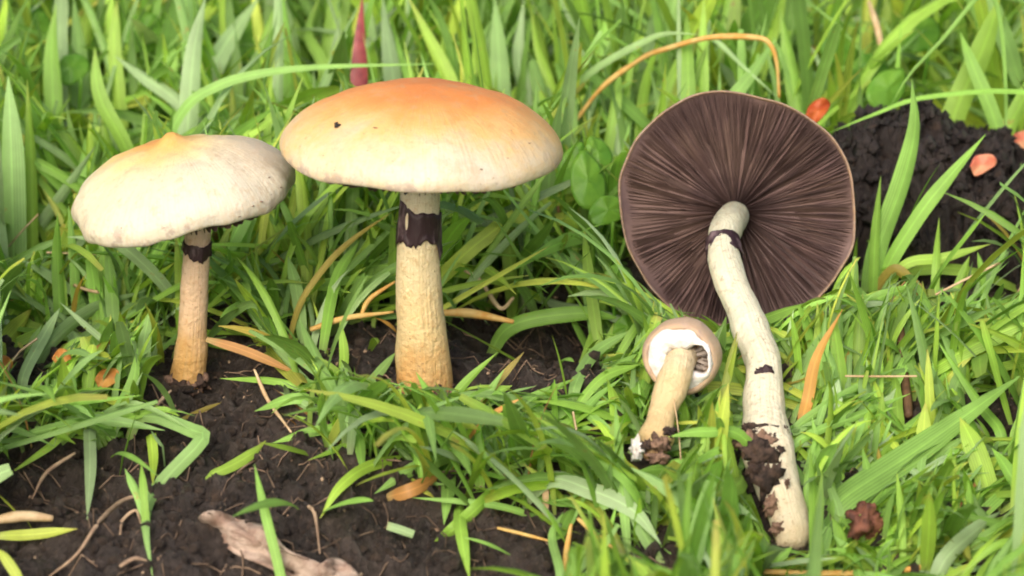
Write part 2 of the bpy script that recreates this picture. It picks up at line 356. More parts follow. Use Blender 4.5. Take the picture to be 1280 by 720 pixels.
def tube(name, P, rad, mat, parent=None, n=24, seg=20, bumpy=0.0, base=None, seed=0, freq=2.0):
    """swept tube through P with radii rad (world), mesh relative to base; u round, v along"""
    c = catmull(P, n); r = np.interp(np.linspace(0, 1, n), np.linspace(0, 1, len(rad)), rad)
    T = norm(np.gradient(c, axis=0)); a = np.cross(T, [0.3, 0.9, 0.1]); a = norm(a); b = np.cross(T, a)
    th = np.linspace(0, 2 * math.pi, seg, endpoint=False)
    V = c[:, None] + r[:, None, None] * (np.cos(th)[None, :, None] * a[:, None] + np.sin(th)[None, :, None] * b[:, None])
    if bumpy:
        k = fbm(V[..., 0] * freq, V[..., 1] * freq, V[..., 2] * freq, 3, 40 + seed)
        V = c[:, None] + (V - c[:, None]) * (1 + bumpy * k)[..., None]
    V = V.reshape(-1, 3); F = []
    for i in range(n - 1):
        for j in range(seg): F.append((i * seg + j, i * seg + (j + 1) % seg, (i + 1) * seg + (j + 1) % seg, (i + 1) * seg + j))
    uv = np.stack([np.tile(np.arange(seg) / seg, n), np.repeat(np.linspace(0, 1, n), seg)], -1)
    V = np.vstack([V, c[0] - T[0] * r[0] * 0.3, c[-1] + T[-1] * r[-1] * 0.3]); uv = np.vstack([uv, [0, 0], [0, 1]])
    for j in range(seg):
        F.append((n * seg, (j + 1) % seg, j)); F.append((n * seg + 1, (n - 1) * seg + j, (n - 1) * seg + (j + 1) % seg))
    if base is not None: V = V - np.asarray(base)
    return mesh_obj(name, V, F, mat, parent, uv=uv)

def lathe(name, prof, mat, parent, matrix, seg=96, wob=0.0, zw=0.0, seed=0, dent=None):
    prof = np.asarray(prof, float); n = len(prof); th = np.linspace(0, 2 * math.pi, seg, endpoint=False)
    V = np.zeros((n, seg, 3)); rm = prof[:, 0].max()
    k = 1 + wob * fbm(np.cos(th) * 1.3 + 5, np.sin(th) * 1.3, 0, 3, seed)
    f = (prof[:, 0] / rm)
    kk = 1 + (k - 1)[None] * f[:, None] ** 2
    V[..., 0] = prof[:, 0][:, None] * np.cos(th) * kk; V[..., 1] = prof[:, 0][:, None] * np.sin(th) * kk
    V[..., 2] = prof[:, 1][:, None] + zw * (f[:, None] ** 2) * fbm(np.cos(th) * 1.5, np.sin(th) * 1.5 + 3, 0, 2, seed + 9)[None]
    V[..., 2] += zw * 0.25 * fbm(V[..., 0] * 1.2, V[..., 1] * 1.2, 0, 3, seed + 3)
    if dent is not None: V = dent(V)
    V = V.reshape(-1, 3); F = []
    for i in range(n - 1):
        for j in range(seg): F.append((i * seg + j, (i + 1) * seg + j, (i + 1) * seg + (j + 1) % seg, i * seg + (j + 1) % seg))
    return mesh_obj(name, V, F, mat, parent, matrix=matrix), k

def gills(parent, matrix, R0, R1, zu, depth, nfull, k, mat, seed=0, jag=0.0):
    """thin plates hanging under the cap, radial, with shorter ones between"""
    rng = np.random.default_rng(seed); V = []; F = []; T = []; N = nfull * 2
    seg = len(k)
    for g in range(N):
        a = 2 * math.pi * (g + rng.uniform(-0.18, 0.18)) / N
        ra = R0 if g % 2 == 0 else R0 + (R1 - R0) * rng.uniform(0.35, 0.6)
        kk = np.interp(a % (2 * math.pi), np.linspace(0, 2 * math.pi, seg + 1), np.append(k, k[0]))
        S = 9; ca, sa = math.cos(a), math.sin(a); tint = rng.uniform(0, 1); b0 = len(V); bend = rng.uniform(-0.05, 0.05); dj = depth * rng.uniform(0.8, 1.1)
        for i in range(S):
            s = i / (S - 1); r = ra + (R1 - ra) * s; q = 1 + (kk - 1) * (r / R1) ** 2; rr = r * q
            th = min(0.30 * math.pi * r / N, 0.018); z = zu(r)
            d = dj * min(1, math.sin(math.pi * min(1, 0.12 + 0.88 * s)) ** 0.5 * 1.0 + 0.05) if s < 1 else 0.01
            off = bend * math.sin(math.pi * s)
            for (o, zz) in ((-th, z + 0.01), (off, z - d), (th, z + 0.01)):
                V.append((rr * ca - o * sa, rr * sa + o * ca, zz)); T.append((tint, r / R1, 0))
        for i in range(S - 1):
            p = b0 + i * 3; F += [(p, p + 3, p + 4, p + 1), (p + 1, p + 4, p + 5, p + 2)]
    o = mesh_obj('gills', V, F, mat, parent, smooth=False, tint=np.array(T), matrix=matrix)
    return tag(o, kind='stuff')

def cap_profile(Rc, H, umbo=0.0, lip=0.22, pw=1.0, under=0.45, full=0.5):
    """outer skin from apex to rim, rolled rim, then the underside back to the stem"""
    out = []
    for i in range(34):
        a = (math.pi / 2) * i / 33
        r = Rc * math.sin(a); z = H * (math.cos(a) ** pw)
        z += umbo * math.exp(-(r / (Rc * 0.13)) ** 2)
        out.append((r, z))
    for i in range(1, 9):
        a = math.pi * 0.86 * i / 8
        out.append((Rc - lip * 0.42 * (1 - math.cos(a)), -lip * math.sin(a) ** 0.8 if a < math.pi / 2 else -lip * (0.55 + 0.45 * math.sin(a))))
    r1, z1 = out[-1]
    for i in range(1, 10):
        s = i / 9; out.append((r1 + (0.2 - r1) * s, z1 + (H * under - z1) * math.sin(s * math.pi / 2)))
    return out, r1, z1

def frame(loc, zaxis, spin=0.0):
    z = Vector(zaxis).normalized(); q = z.to_track_quat('Z', 'Y')
    return Matrix.Translation(Vector(loc)) @ (Quaternion(z, spin) @ q).to_matrix().to_4x4()

def upright(loc, tiltx, tilty, spin=0.0):
    return Matrix.Translation(Vector(loc)) @ Matrix.Rotation(tilty, 4, 'Y') @ Matrix.Rotation(tiltx, 4, 'X') @ Matrix.Rotation(spin, 4, 'Z')

# ------------------------------------------------------------------ mushroom with the orange cap (middle)
Y2 = -5.6
def P2(px, py, dy=0.0): return at_y(px, py, Y2 + dy)
b2 = P2(530, 492); b2g = np.array([b2[0], b2[1], b2[2]])
m2 = empty('mushroom', b2g, 'tall mushroom with wide orange-topped cap, standing in the middle', 'mushroom', 'mushrooms')
stem_pts = [P2(531, 505), P2(530, 470), P2(526, 400), P2(523, 330), P2(525, 262), P2(526, 232)]
st2 = tube('stem', stem_pts, [px2cm(37, Y2), px2cm(35.5, Y2), px2cm(31, Y2), px2cm(28, Y2), px2cm(25, Y2), px2cm(25, Y2)], M['stem_mid'], m2, 48, 36, 0.045, b2g, 1, 1.6)
def ring_band(parent, base, P, r0, r1, lo, hi, mat, seed, teeth=9, drop=0.5):
    """ragged dark skirt round the stem: P bottom to top"""
    seg = 60; rows = 9; c = catmull(P, rows); T = norm(np.gradient(c, axis=0)); a = norm(np.cross(T, [0.3, 0.9, 0.1])); b = np.cross(T, a)
    rng = np.random.default_rng(seed); V = []; uv = []
    L = np.linalg.norm(c[-1] - c[0])
    for i in range(rows):
        s = i / (rows - 1)
        for j in range(seg):
            th = 2 * math.pi * j / seg
            j0 = 0.5 + 0.45 * float(fbm(math.cos(th) * teeth * 0.2, math.sin(th) * teeth * 0.2, 0, 4, seed, 0.6)); j1 = 0.28 * (0.5 + 0.5 * float(fbm(math.cos(th) * 1.1, math.sin(th) * 1.1, 5, 3, seed)))
            jag = drop * j0 * (1 - s) - j1 * s
            rr = r0 + (r1 - r0) * s + 0.02 * float(fbm(math.cos(th) * 3, math.sin(th) * 3, s * 2, 2, seed + 4)) + lo * (1 - s) ** 3
            p = c[i] + T[i] * L * jag * hi + rr * (math.cos(th) * a[i] + math.sin(th) * b[i]); V.append(p - base)
    F = [(i * seg + j, i * seg + (j + 1) % seg, (i + 1) * seg + (j + 1) % seg, (i + 1) * seg + j) for i in range(rows - 1) for j in range(seg)]
    o = mesh_obj('ring', np.array(V), F, mat, parent)
    md = o.modifiers.new('thick', 'SOLIDIFY'); md.thickness = 0.012; md.offset = 1
    return o
ring_band(st2, b2g, [P2(523, 322), P2(524, 290), P2(526, 246)], px2cm(27.6, Y2), px2cm(25.6, Y2), 0.012, 1.0, M['ring'], 3, 9, 0.42)
rc2 = px2cm(175, Y2)
pr, r1, z1 = cap_profile(rc2, px2cm(79, Y2), 0.05, 0.15, 1.2, 0.30)
mtx2 = upright(P2(529, 184, 0.3) - b2g, R(-2.5), R(1.5))
cap, k2 = lathe('cap', pr, M['cap_orange'], m2, mtx2, 128, 0.035, 0.10, 2)
gills(cap, None, 0.5, r1 * 0.99, lambda r: z1 + (px2cm(79, Y2) * 0.30 - z1) * math.sin((1 - r / r1) * math.pi / 2) - 0.01, 0.32, 110, k2, M['gills'], 2)
sp = P2(423, 153, -1.5)
# ------------------------------------------------------------------ mushroom with the cream cap (left)
Y1 = -5.0
def P1(px, py, dy=0.0): return at_y(px, py, Y1 + dy)
b1 = P1(234, 480)
m1 = empty('mushroom', b1, 'shorter mushroom with tilted cream-white cap, standing at the left', 'mushroom', 'mushrooms')
st1 = tube('stem', [P1(231, 492), P1(235, 470), P1(240, 420), P1(243, 360), P1(246, 310), P1(249, 278)], [px2cm(24, Y1), px2cm(23, Y1), px2cm(18.5, Y1), px2cm(17.5, Y1), px2cm(16, Y1), px2cm(16, Y1)], M['stem_left'], m1, 44, 32, 0.07, b1, 5, 2.0)
ring_band(st1, b1, [P1(244.5, 325), P1(246, 312), P1(248, 298)], px2cm(17.6, Y1), px2cm(17, Y1), 0.015, 1.1, M['ring'], 17, 8, 0.7)
rc1 = px2cm(137, Y1)
def dent1(V):
    V = V.copy(); f = np.hypot(V[..., 0], V[..., 1]) / rc1
    V[..., 2] += 0.22 * np.exp(-(((V[..., 0] + 0.12) / 0.26) ** 2 + ((V[..., 1] - 0.05) / 0.3) ** 2))     # small pointed umbo
    V[..., 2] += 0.10 * np.exp(-(((V[..., 0] - 1.2) / 0.8) ** 2 + ((V[..., 1]) / 0.9) ** 2)) * (V[..., 2] > 0)
    return V
pr, r1, z1 = cap_profile(rc1, px2cm(66, Y1), 0.0, 0.22, 1.18, 0.28)
mtx1 = upright(P1(233, 243, 0.25) - b1, R(-1.5), R(-7.5))
cap1, k1 = lathe('cap', pr, M['cap_cream'], m1, mtx1, 128, 0.07, 0.24, 8, dent1)
gills(cap1, None, 0.4, r1 * 0.99, lambda r: z1 + (px2cm(66, Y1) * 0.28 - z1) * math.sin((1 - r / r1) * math.pi / 2) - 0.01, 0.3, 90, k1, M['gills'], 4)

# ------------------------------------------------------------------ uprooted mushroom showing its gills (right)
Y3 = -2.2
def P3(px, py, y): return at_y(px, py, y)
b3 = P3(985, 668, -9.6)
m3 = empty('mushroom', b3, 'uprooted mushroom lying with dark brown gills towards the viewer', 'mushroom', 'mushrooms')
c3 = P3(921, 262, Y3); rc3 = px2cm(149, Y3)
axis3 = (c3 - CAM); axis3 = norm(axis3) + np.array([-0.05, 0, -0.10])          # apex points away from the viewer
mtx3 = frame(c3 - b3, axis3, R(20))
H3 = 1.1
def under3(r): return 0.02 + 0.50 * math.cos(min(1, r / rc3) * math.pi / 2) ** 1.0
pr3 = []
for i in range(30):
    a = (math.pi / 2) * i / 29; pr3.append((rc3 * math.sin(a), H3 * math.cos(a) ** 0.9))
pr3 += [(rc3 * 0.997, -0.03), (rc3 * 0.990, -0.05), (rc3 * 0.982, -0.03), (rc3 * 0.975, 0.02)]
for i in range(1, 12):
    r = rc3 * 0.975 * (1 - i / 11) + 0.15 * i / 11; pr3.append((r, under3(r) + 0.02))

def dent3(V):
    V = V.copy(); return V
cap3, k3 = lathe('cap', pr3[:34], M['cap_back'], m3, mtx3, 144, 0.045, 0.10, 31)
lathe('underside', [(rc3, -0.0)] * 0 + pr3[33:], M['flesh'], cap3, None, 144, 0.045, 0.10, 31)
gills(cap3, None, 0.16, rc3 * 0.985, lambda r: under3(r), 0.07, 230, k3, M['gills'], 9)
S3 = [P3(917, 270, -2.0), P3(908, 285, -3.0), P3(904, 310, -3.7), P3(914, 350, -4.6), P3(936, 405, -5.7), P3(953, 455, -6.7), P3(955, 510, -7.7), P3(958, 560, -8.5), P3(974, 610, -9.1), P3(988, 660, -9.7), P3(989, 684, -10.0)]
rr3 = [px2cm(a * 0.93, y) for a, y in ((20, -2), (22, -3), (20, -3.7), (23, -4.6), (25, -5.7), (25, -6.7), (28, -7.7), (36, -8.5), (33, -9.1), (26, -9.6), (18, -9.8))]
st3 = tube('stem', S3, rr3, M['stem_long'], m3, 90, 40, 0.11, b3, 12, 1.5)
ring_band(st3, b3, [P3(907, 326, -3.95), P3(905, 313, -3.7), P3(903.5, 300, -3.45)], px2cm(22.2, -3.8), px2cm(20.6, -3.6), 0.01, 0.6, M['ring'], 23, 8, 0.5)

def lump(name, centre, size, mat, parent=None, base=None, seed=0, amp=0.45, freq=1.6, rings=14, rot=None, label=None):
    """rough clod: a sphere broken up by noise, stretched by size"""
    n = rings; seg = rings * 2; V = []
    for i in range(n + 1):
        a = math.pi * i / n
        for j in range(seg):
            t = 2 * math.pi * j / seg; V.append((math.sin(a) * math.cos(t), math.sin(a) * math.sin(t), math.cos(a)))
    V = np.array(V); k = 1 + amp * fbm(V[:, 0] * freq + seed, V[:, 1] * freq, V[:, 2] * freq, 4, 60 + seed, 0.6)
    V = V * k[:, None] * np.asarray(size)
    if rot is not None: V = V @ np.array(Matrix.Rotation(rot, 3, 'Y')).T
    V = V + np.asarray(centre) - (np.asarray(base) if base is not None else 0)
    F = [(i * seg + j, (i + 1) * seg + j, (i + 1) * seg + (j + 1) % seg, i * seg + (j + 1) % seg) for i in range(n) for j in range(seg)]
    return mesh_obj(name, V, F, mat, parent)
def patch_on(parent, base, px, py, y, sx, sy, mat, seed, rot=0.0, name='clinging_soil', amp=0.75, dep=0.075):
    return lump(name, P3(px, py, y), (px2cm(sx, y), dep, px2cm(sy, y)), mat, parent, base, seed, amp, 2.0, 14, rot)
# the dark stain follows below with the soil
def on_stem(px, py):
    yy = float(np.interp(py, [270, 310, 350, 405, 455, 510, 560, 610, 655, 690], [-2, -3.7, -4.6, -5.7, -6.7, -7.7, -8.5, -9.1, -9.6, -9.9]))
    xc = float(np.interp(py, [270, 310, 350, 405, 455, 510, 560, 610, 655, 690], [917, 904, 914, 936, 953, 955, 958, 974, 988, 990]))
    rr = float(np.interp(py, [270, 350, 455, 510, 560, 610, 655], [19, 21.5, 23, 26, 33.5, 31, 24])); e = min(0.97, abs(px - xc) / rr)
    return yy - px2cm(rr, yy) * math.sqrt(1 - e * e) * 1.05
patch_on(st3, b3, 955, 469, on_stem(955, 469) + 0.03, 12, 10, M['ring'], 3, R(-25), 'spore_stain', 0.5, 0.06)
for (px, py, sx, sy, mt, sd_) in ((936, 556, 14, 16, 'dirt_red', 5), (950, 572, 19, 18, 'dirt', 6), (962, 600, 14, 22, 'dirt', 7), (946, 538, 15, 7, 'dirt', 8), (944, 590, 11, 14, 'dirt', 16), (952, 552, 12, 9, 'dirt_red', 18),
                                   (975, 563, 5, 4, 'dirt', 9), (980, 537, 6, 3.5, 'dirt', 10), (963, 630, 8, 12, 'dirt_red', 11), (974, 660, 10, 7, 'dirt_red', 12), (934, 534, 7, 4, 'dirt', 13), (968, 545, 7, 3, 'dirt', 14), (984, 604, 3, 4, 'dirt_red', 15)):
    patch_on(st3, b3, px, py, on_stem(px, py), sx, sy, M[mt], sd_)
# ------------------------------------------------------------------ small uprooted button mushroom
Y4 = -7.6
b4 = P3(817, 572, -8.9)
m4 = empty('mushroom', b4, 'smallest mushroom, lying on the grass with round tan cap and torn white veil', 'mushroom', 'mushrooms')
c4 = P3(853, 444, -7.2); rc4 = px2cm(50, -7.2)
ax4 = norm(c4 - CAM) + 0.30 * UP + 0.22 * RT
mtx4 = frame(c4 - b4, ax4, 0)
pr4 = [(rc4 * math.sin((math.pi / 2) * i / 20), 0.72 * math.cos((math.pi / 2) * i / 20)) for i in range(21)]
pr4 += [(rc4 * 0.99, -0.12), (rc4 * 0.95, -0.24), (rc4 * 0.88, -0.31), (rc4 * 0.80, -0.30), (rc4 * 0.76, -0.22), (rc4 * 0.74, -0.05), (rc4 * 0.6, 0.12), (0.12, 0.15)]
cap4, k4 = lathe('cap', pr4, M['cap_tan'], m4, mtx4, 72, 0.05, 0.06, 51)
# torn veil: a cottony ragged ring closing most of the underside
vp = []; vf = []; seg = 72; rows = 8
for i in range(rows):
    s = i / (rows - 1)
    for j in range(seg):
        t = 2 * math.pi * j / seg
        torn = 0.5 + 0.5 * math.cos(t - R(173)); tear = max(0, torn - 0.82) / 0.18
        ro = rc4 * 0.83; rin = 0.24 + min(1, tear * 1.5) * (ro - 0.27)
        r = ro + (rin - ro) * s + 0.05 * float(fbm(math.cos(t) * 2.5, math.sin(t) * 2.5, s * 2, 4, 70, 0.6)) * s
        z = -0.25 + 0.02 * s - 0.10 * math.sin(math.pi * s) + 0.035 * float(fbm(r * 3 * math.cos(t), r * 3 * math.sin(t), 0, 4, 71, 0.6)) - 0.12 * tear * s
        vp.append((r * math.cos(t), r * math.sin(t), z))
vf = [(i * seg + j, i * seg + (j + 1) % seg, (i + 1) * seg + (j + 1) % seg, (i + 1) * seg + j) for i in range(rows - 1) for j in range(seg)]
vo = mesh_obj('veil', np.array(vp), vf, M['veil'], cap4)
md = vo.modifiers.new('thick', 'SOLIDIFY'); md.thickness = 0.02
M['gill_grey'] = mat_plain('young_gills', (0.42, 0.37, 0.32), (0.52, 0.46, 0.40), 3)
gills(cap4, None, 0.2, rc4 * 0.74, lambda r: 0.10 - 0.1 * r, 0.16, 40, np.ones(72), M['gill_grey'], 13)
st4 = tube('stem', [c4 + 0.1 * norm(ax4), P3(849, 455, -7.5), P3(841, 480, -7.9), P3(829, 515, -8.3), P3(820, 548, -8.7), P3(814, 574, -8.95)], [px2cm(a, -8) for a in (19, 20, 20, 18, 22, 22)][:5] + [px2cm(10, -8)], M['stem_small'], m4, 40, 28, 0.10, b4, 19, 2.4)
for (px, py, y, sx, sy, mt, sd_) in ((826, 554, -9.1, 12, 10, 'dirt_red', 21), (808, 556, -9.1, 6, 7, 'dirt', 22), (822, 573, -9.15, 11, 6, 'dirt_red', 23), (797, 563, -9.0, 8, 11, 'veil', 24), (838, 540, -9.0, 6, 5, 'dirt', 27)):
    patch_on(st4, b4, px, py, y, sx, sy, M[mt], sd_)

for (st_, bb_, Yb, cx_, rr_b, py_) in ((st2, b2g, Y2, 530, 36, 484), (st1, b1, Y1, 233, 24, 474)):
    for k_ in range(9):
        a_ = R(-80 + 20 * k_ + random.uniform(-8, 8)); rad_ = px2cm(rr_b, Yb) * 0.97
        pz = at_y(cx_, py_ + random.uniform(-6, 10), Yb); c_ = np.array([pz[0] + rad_ * math.sin(a_), Yb - rad_ * math.cos(a_), pz[2]])
        z_ = random.uniform(0.06, 0.16); lump('clinging_soil', c_, (z_, z_ * 0.5, z_ * random.uniform(0.5, 1.3)), M['dirt_red' if k_ % 3 else 'dirt'], st_, bb_, 120 + k_, 0.7, 2.0, 8)
# things stuck on the caps
def on_mesh(o, world, px, py):
    co = np.zeros(len(o.data.vertices) * 3, dtype=np.float32); o.data.vertices.foreach_get('co', co); co = co.reshape(-1, 3)
    Wm = np.array(world); P = co @ Wm[:3, :3].T + Wm[:3, 3]; qx, qy, qd = proj(P)
    near = np.hypot(qx - px, qy - py); k = np.argsort(near)[:8]; return P[k[np.argmin(qd[k])]], co[k[np.argmin(qd[k])]]
p_, _l = on_mesh(cap, Matrix.Translation(Vector(b2g)) @ mtx2, 423, 153)
lump('black_speck', p_ + np.array([0, -0.02, 0.01]), (0.055, 0.05, 0.055), M['speck'], None, None, 33, 0.5, 2.0, 8)
tag(bpy.data.objects['black_speck'], 'tiny black speck on the upper left of the orange cap', 'speck')
for (co_, mx_, bb_, spots_) in ((cap, mtx2, b2g, [(470, 160), (600, 205), (640, 195), (415, 215), (455, 232), (560, 150), (585, 170), (660, 178), (400, 190)]), (cap1, mtx1, b1, [(318, 262), (330, 256), (342, 246), (300, 272), (352, 236), (150, 282), (205, 290), (335, 220), (290, 200)])):
    for k_, (a_, c_) in enumerate(spots_):
        p_, l_ = on_mesh(co_, Matrix.Translation(Vector(bb_)) @ mx_, a_, c_); r_ = random.uniform(0.010, 0.024)
        lump('dirt_fleck', l_, (r_ * random.uniform(0.8, 2), r_, r_ * 0.5), M['dirt_red'], co_, None, 90 + k_, 0.6, 2.0, 6)

# ------------------------------------------------------------------ dark dung heap behind on the right
clod_y = 2.4
cc = P3(1180, 330, clod_y)
n = 110; u = np.linspace(-1, 1, n); U, W = np.meshgrid(u, u)
rr_ = np.hypot(U, W); dome = np.clip(1 - rr_ ** 2.4, 0, 1) ** 0.55
cx = cc[0] + 4.1 * U; cy = clod_y + 3.0 * W
ridge = np.interp(U, [-1, -0.75, -0.5, -0.2, 0.1, 0.4, 0.7, 1.0], [1.9, 2.8, 3.05, 3.1, 2.6, 1.9, 1.3, 0.8])
czz = macro(cx, cy) - 0.5 + dome * (ridge + 0.5)
bl = fbm(cx * 1.0, cy * 1.0, czz * 1.0, 3, 81) * 0.35 + (0.5 - np.abs(fbm(cx * 2.2, cy * 2.2, czz * 2.2, 3, 82))) * 0.55 + fbm(cx * 5, cy * 5, czz * 5, 3, 83, 0.7) * 0.16
czz = czz + bl * np.clip(dome * 2, 0, 1)
cy2 = cy - (0.5 - np.abs(fbm(cx * 2.0, czz * 2.0, cy, 3, 84))) * 0.6 * np.clip(dome * 2, 0, 1)
idc = np.arange(n * n).reshape(n, n)
Fc = np.stack([idc[:-1, :-1], idc[:-1, 1:], idc[1:, 1:], idc[1:, :-1]], -1).reshape(-1, 4)
base = np.array([cc[0], clod_y, float(macro(cc[0], clod_y))])
heap = mesh_obj('dung_heap', np.stack([cx, cy2, czz], -1).reshape(-1, 3) - base, Fc, M['clod'])
heap.location = base
tag(heap, 'dark crumbly dung heap in the grass right of the gilled cap', 'dung heap')

# ------------------------------------------------------------------ grass blades
GRASS_F = {}
def blades(cl, side, width, fold, prof, tint):
    """cl (N,S,3) centrelines, side (N,S,3) unit, width (N,), prof (S,) -> V,F,uv,tint"""
    N, S, _ = cl.shape
    T = norm(np.gradient(cl, axis=1)); side = norm(side - (side * T).sum(-1, keepdims=True) * T); nrm = np.cross(T, side)
    hw = 0.5 * width[:, None] * (prof if prof.ndim == 2 else prof[None])
    L = cl - side * hw[..., None]; Rr = cl + side * hw[..., None]; Mi = cl + nrm * (hw * fold[:, None])[..., None]
    V = np.stack([L, Mi, Rr], 2).reshape(-1, 3)
    i = np.arange(N)[:, None] * (S * 3) + np.arange(S - 1)[None] * 3; i = i.reshape(-1)
    F = np.concatenate([np.stack([i, i + 1, i + 4, i + 3], -1), np.stack([i + 1, i + 2, i + 5, i + 4], -1)])
    s = np.linspace(0, 1, S)
    uv = np.zeros((N, S, 3, 2)); uv[..., 0] = np.array([0, 0.5, 1]); uv[..., 1] = s[None, :, None]
    tt = np.repeat(tint[:, None], S * 3, 1).reshape(-1, 3)
    return V, F, uv.reshape(-1, 2), tt
def wprof(S, base=0.55, peak=0.35, tipstart=0.6, tip=0.04):
    s = np.linspace(0, 1, S)
    return np.where(s < peak, base + (1 - base) * np.sin(s / peak * math.pi / 2), np.where(s < tipstart, 1.0, np.maximum(tip, (1 - (np.maximum(0, s - tipstart) / (1 - tipstart)) ** 1.7))))
WP = wprof(9)
def hand_blade(name, parent, pts, y0, y1, wpx, hue=0.5, val=1.0, dry=0.0, fold=0.35, twist=0.0, base=None, mat=None, prof=None, S=22, root=True):
    """one grass blade through points of the photo, root first; y0,y1 its depth at root and tip ('g' = on the ground)"""
    if y0 == 'g': y0 = float(on_ground(*pts[0])[1])
    n = len(pts); ys = np.linspace(y0, y0 + y1, n)
    P = [at_y(px, py, yfree(px, py, y)) for (px, py), y in zip(pts, ys)]
    g = hz(P[0][0], P[0][1])
    if root and P[0][2] > g + 0.25:
        d = (P[0] - P[1]); d = d / np.linalg.norm(d); h_ = P[0][2] - g; k_ = min(h_, 2.2)
        c1 = P[0] + d * k_ * 0.55; e_ = P[0] + d * k_ * 0.7; e_[2] = hz(e_[0], e_[1]) - 0.1; c1[2] = max(c1[2], e_[2] + 0.2)
        m_ = max(1, int(round(h_ / max(0.6, np.linalg.norm(P[0] - P[1])))))
        P = [(1 - t) ** 2 * P[0] + 2 * t * (1 - t) * c1 + t * t * e_ for t in np.linspace(1, 0, m_ + 1)[:-1]] + P
    elif root: P[0][2] = min(P[0][2], g - 0.05)
    P = np.array(P)
    if not root:                                   # lies on the soil: keep above it
        P[:, 2] = np.maximum(P[:, 2], height(P[:, 0], P[:, 1]) + 0.04)
    c = catmull(P, S); T = norm(np.gradient(c, axis=0)); view = norm(c - CAM); side = norm(np.cross(T, view))
    tw = twist + np.linspace(-0.3, 0.3, S); nn = np.cross(T, side)
    side = side * np.cos(tw)[:, None] + nn * np.sin(tw)[:, None]
    ym = y0 + y1 * 0.5
    V, F, uv, tt = blades(c[None], side[None], np.array([px2cm(wpx, ym)]), np.array([fold]), prof if prof is not None else wprof(S), np.array([[hue, val, dry]]))
    own = base is None; base = P[0] if own else base
    o = mesh_obj(name, V - base, F, mat or M['grass'], parent, uv=uv, tint=tt)
    if own: o.location = Vector(base)
    return o

# --- the lawn: an Empty with the largest blades as parts and the mass of the grass as stuff
lawn = empty('lawn', (0, 0, 0), 'green lawn grass growing thickly all round the mushrooms', 'grass')
def poly_mask(poly, m, val):
    xs = np.arange(1280) + 0.5; yy = np.arange(720) + 0.5; X, Yg = np.meshgrid(xs, yy); ins = np.zeros(X.shape, bool); n = len(poly)
    for i in range(n):
        x1, y1 = poly[i]; x2, y2 = poly[(i + 1) % n]
        if y1 == y2: continue
        c = ((Yg >= min(y1, y2)) & (Yg < max(y1, y2))) & (X < x1 + (Yg - y1) * (x2 - x1) / (y2 - y1)); ins ^= c
    m[ins] = val
prot = np.full((720, 1280), -1e6)
def circ(cx, cy, rx, ry, n=28): return [(cx + rx * math.cos(2 * math.pi * k / n), cy + ry * math.sin(2 * math.pi * k / n)) for k in range(n)]
poly_mask(circ(921, 255, 152, 135), prot, 0.5)
poly_mask([(775, 262), (1068, 262), (1060, 330), (1020, 372), (960, 395), (890, 395), (830, 372), (785, 320)], prot, 0.5)
poly_mask(circ(232, 236, 142, 72), prot, -1.5)
poly_mask(circ(529, 172, 180, 80), prot, -1.5)
poly_mask([(212, 290), (266, 290), (262, 472), (208, 476)], prot, -4.0)
poly_mask([(488, 240), (556, 240), (566, 468), (492, 468)], prot, -4.6)
poly_mask(circ(852, 448, 54, 52), prot, -6.4)
STEM3 = ([270, 350, 405, 455, 510, 560, 610, 655, 690], [-2, -4.6, -5.7, -6.7, -7.7, -8.5, -9.1, -9.6, -9.9])
tmp = np.zeros((720, 1280)); poly_mask([(885, 290), (925, 290), (975, 400), (985, 520), (1012, 640), (1008, 690), (968, 684), (932, 600), (918, 560), (922, 480), (930, 410)], tmp, 1)
prot = np.where(tmp > 0, np.interp(np.arange(720), *STEM3)[:, None] + 0.4, prot)
poly_mask([(830, 455), (872, 455), (858, 575), (800, 588), (784, 560)], prot, -8.3)
soilm = np.zeros((720, 1280), bool)
poly_mask([(-1, 590), (60, 565), (165, 560), (185, 470), (300, 446), (345, 470), (330, 520), (400, 560), (430, 610), (500, 615), (600, 640), (690, 655), (700, 721), (-1, 721)], soilm, True)
poly_mask([(410, 440), (480, 412), (580, 408), (740, 412), (722, 465), (650, 485), (590, 478), (470, 470)], soilm, True)
heapm = np.zeros((720, 1280), bool)
poly_mask([(1075, 150), (1110, 140), (1165, 155), (1230, 205), (1275, 280), (1280, 366), (1195, 362), (1110, 335), (1075, 320)], heapm, True)

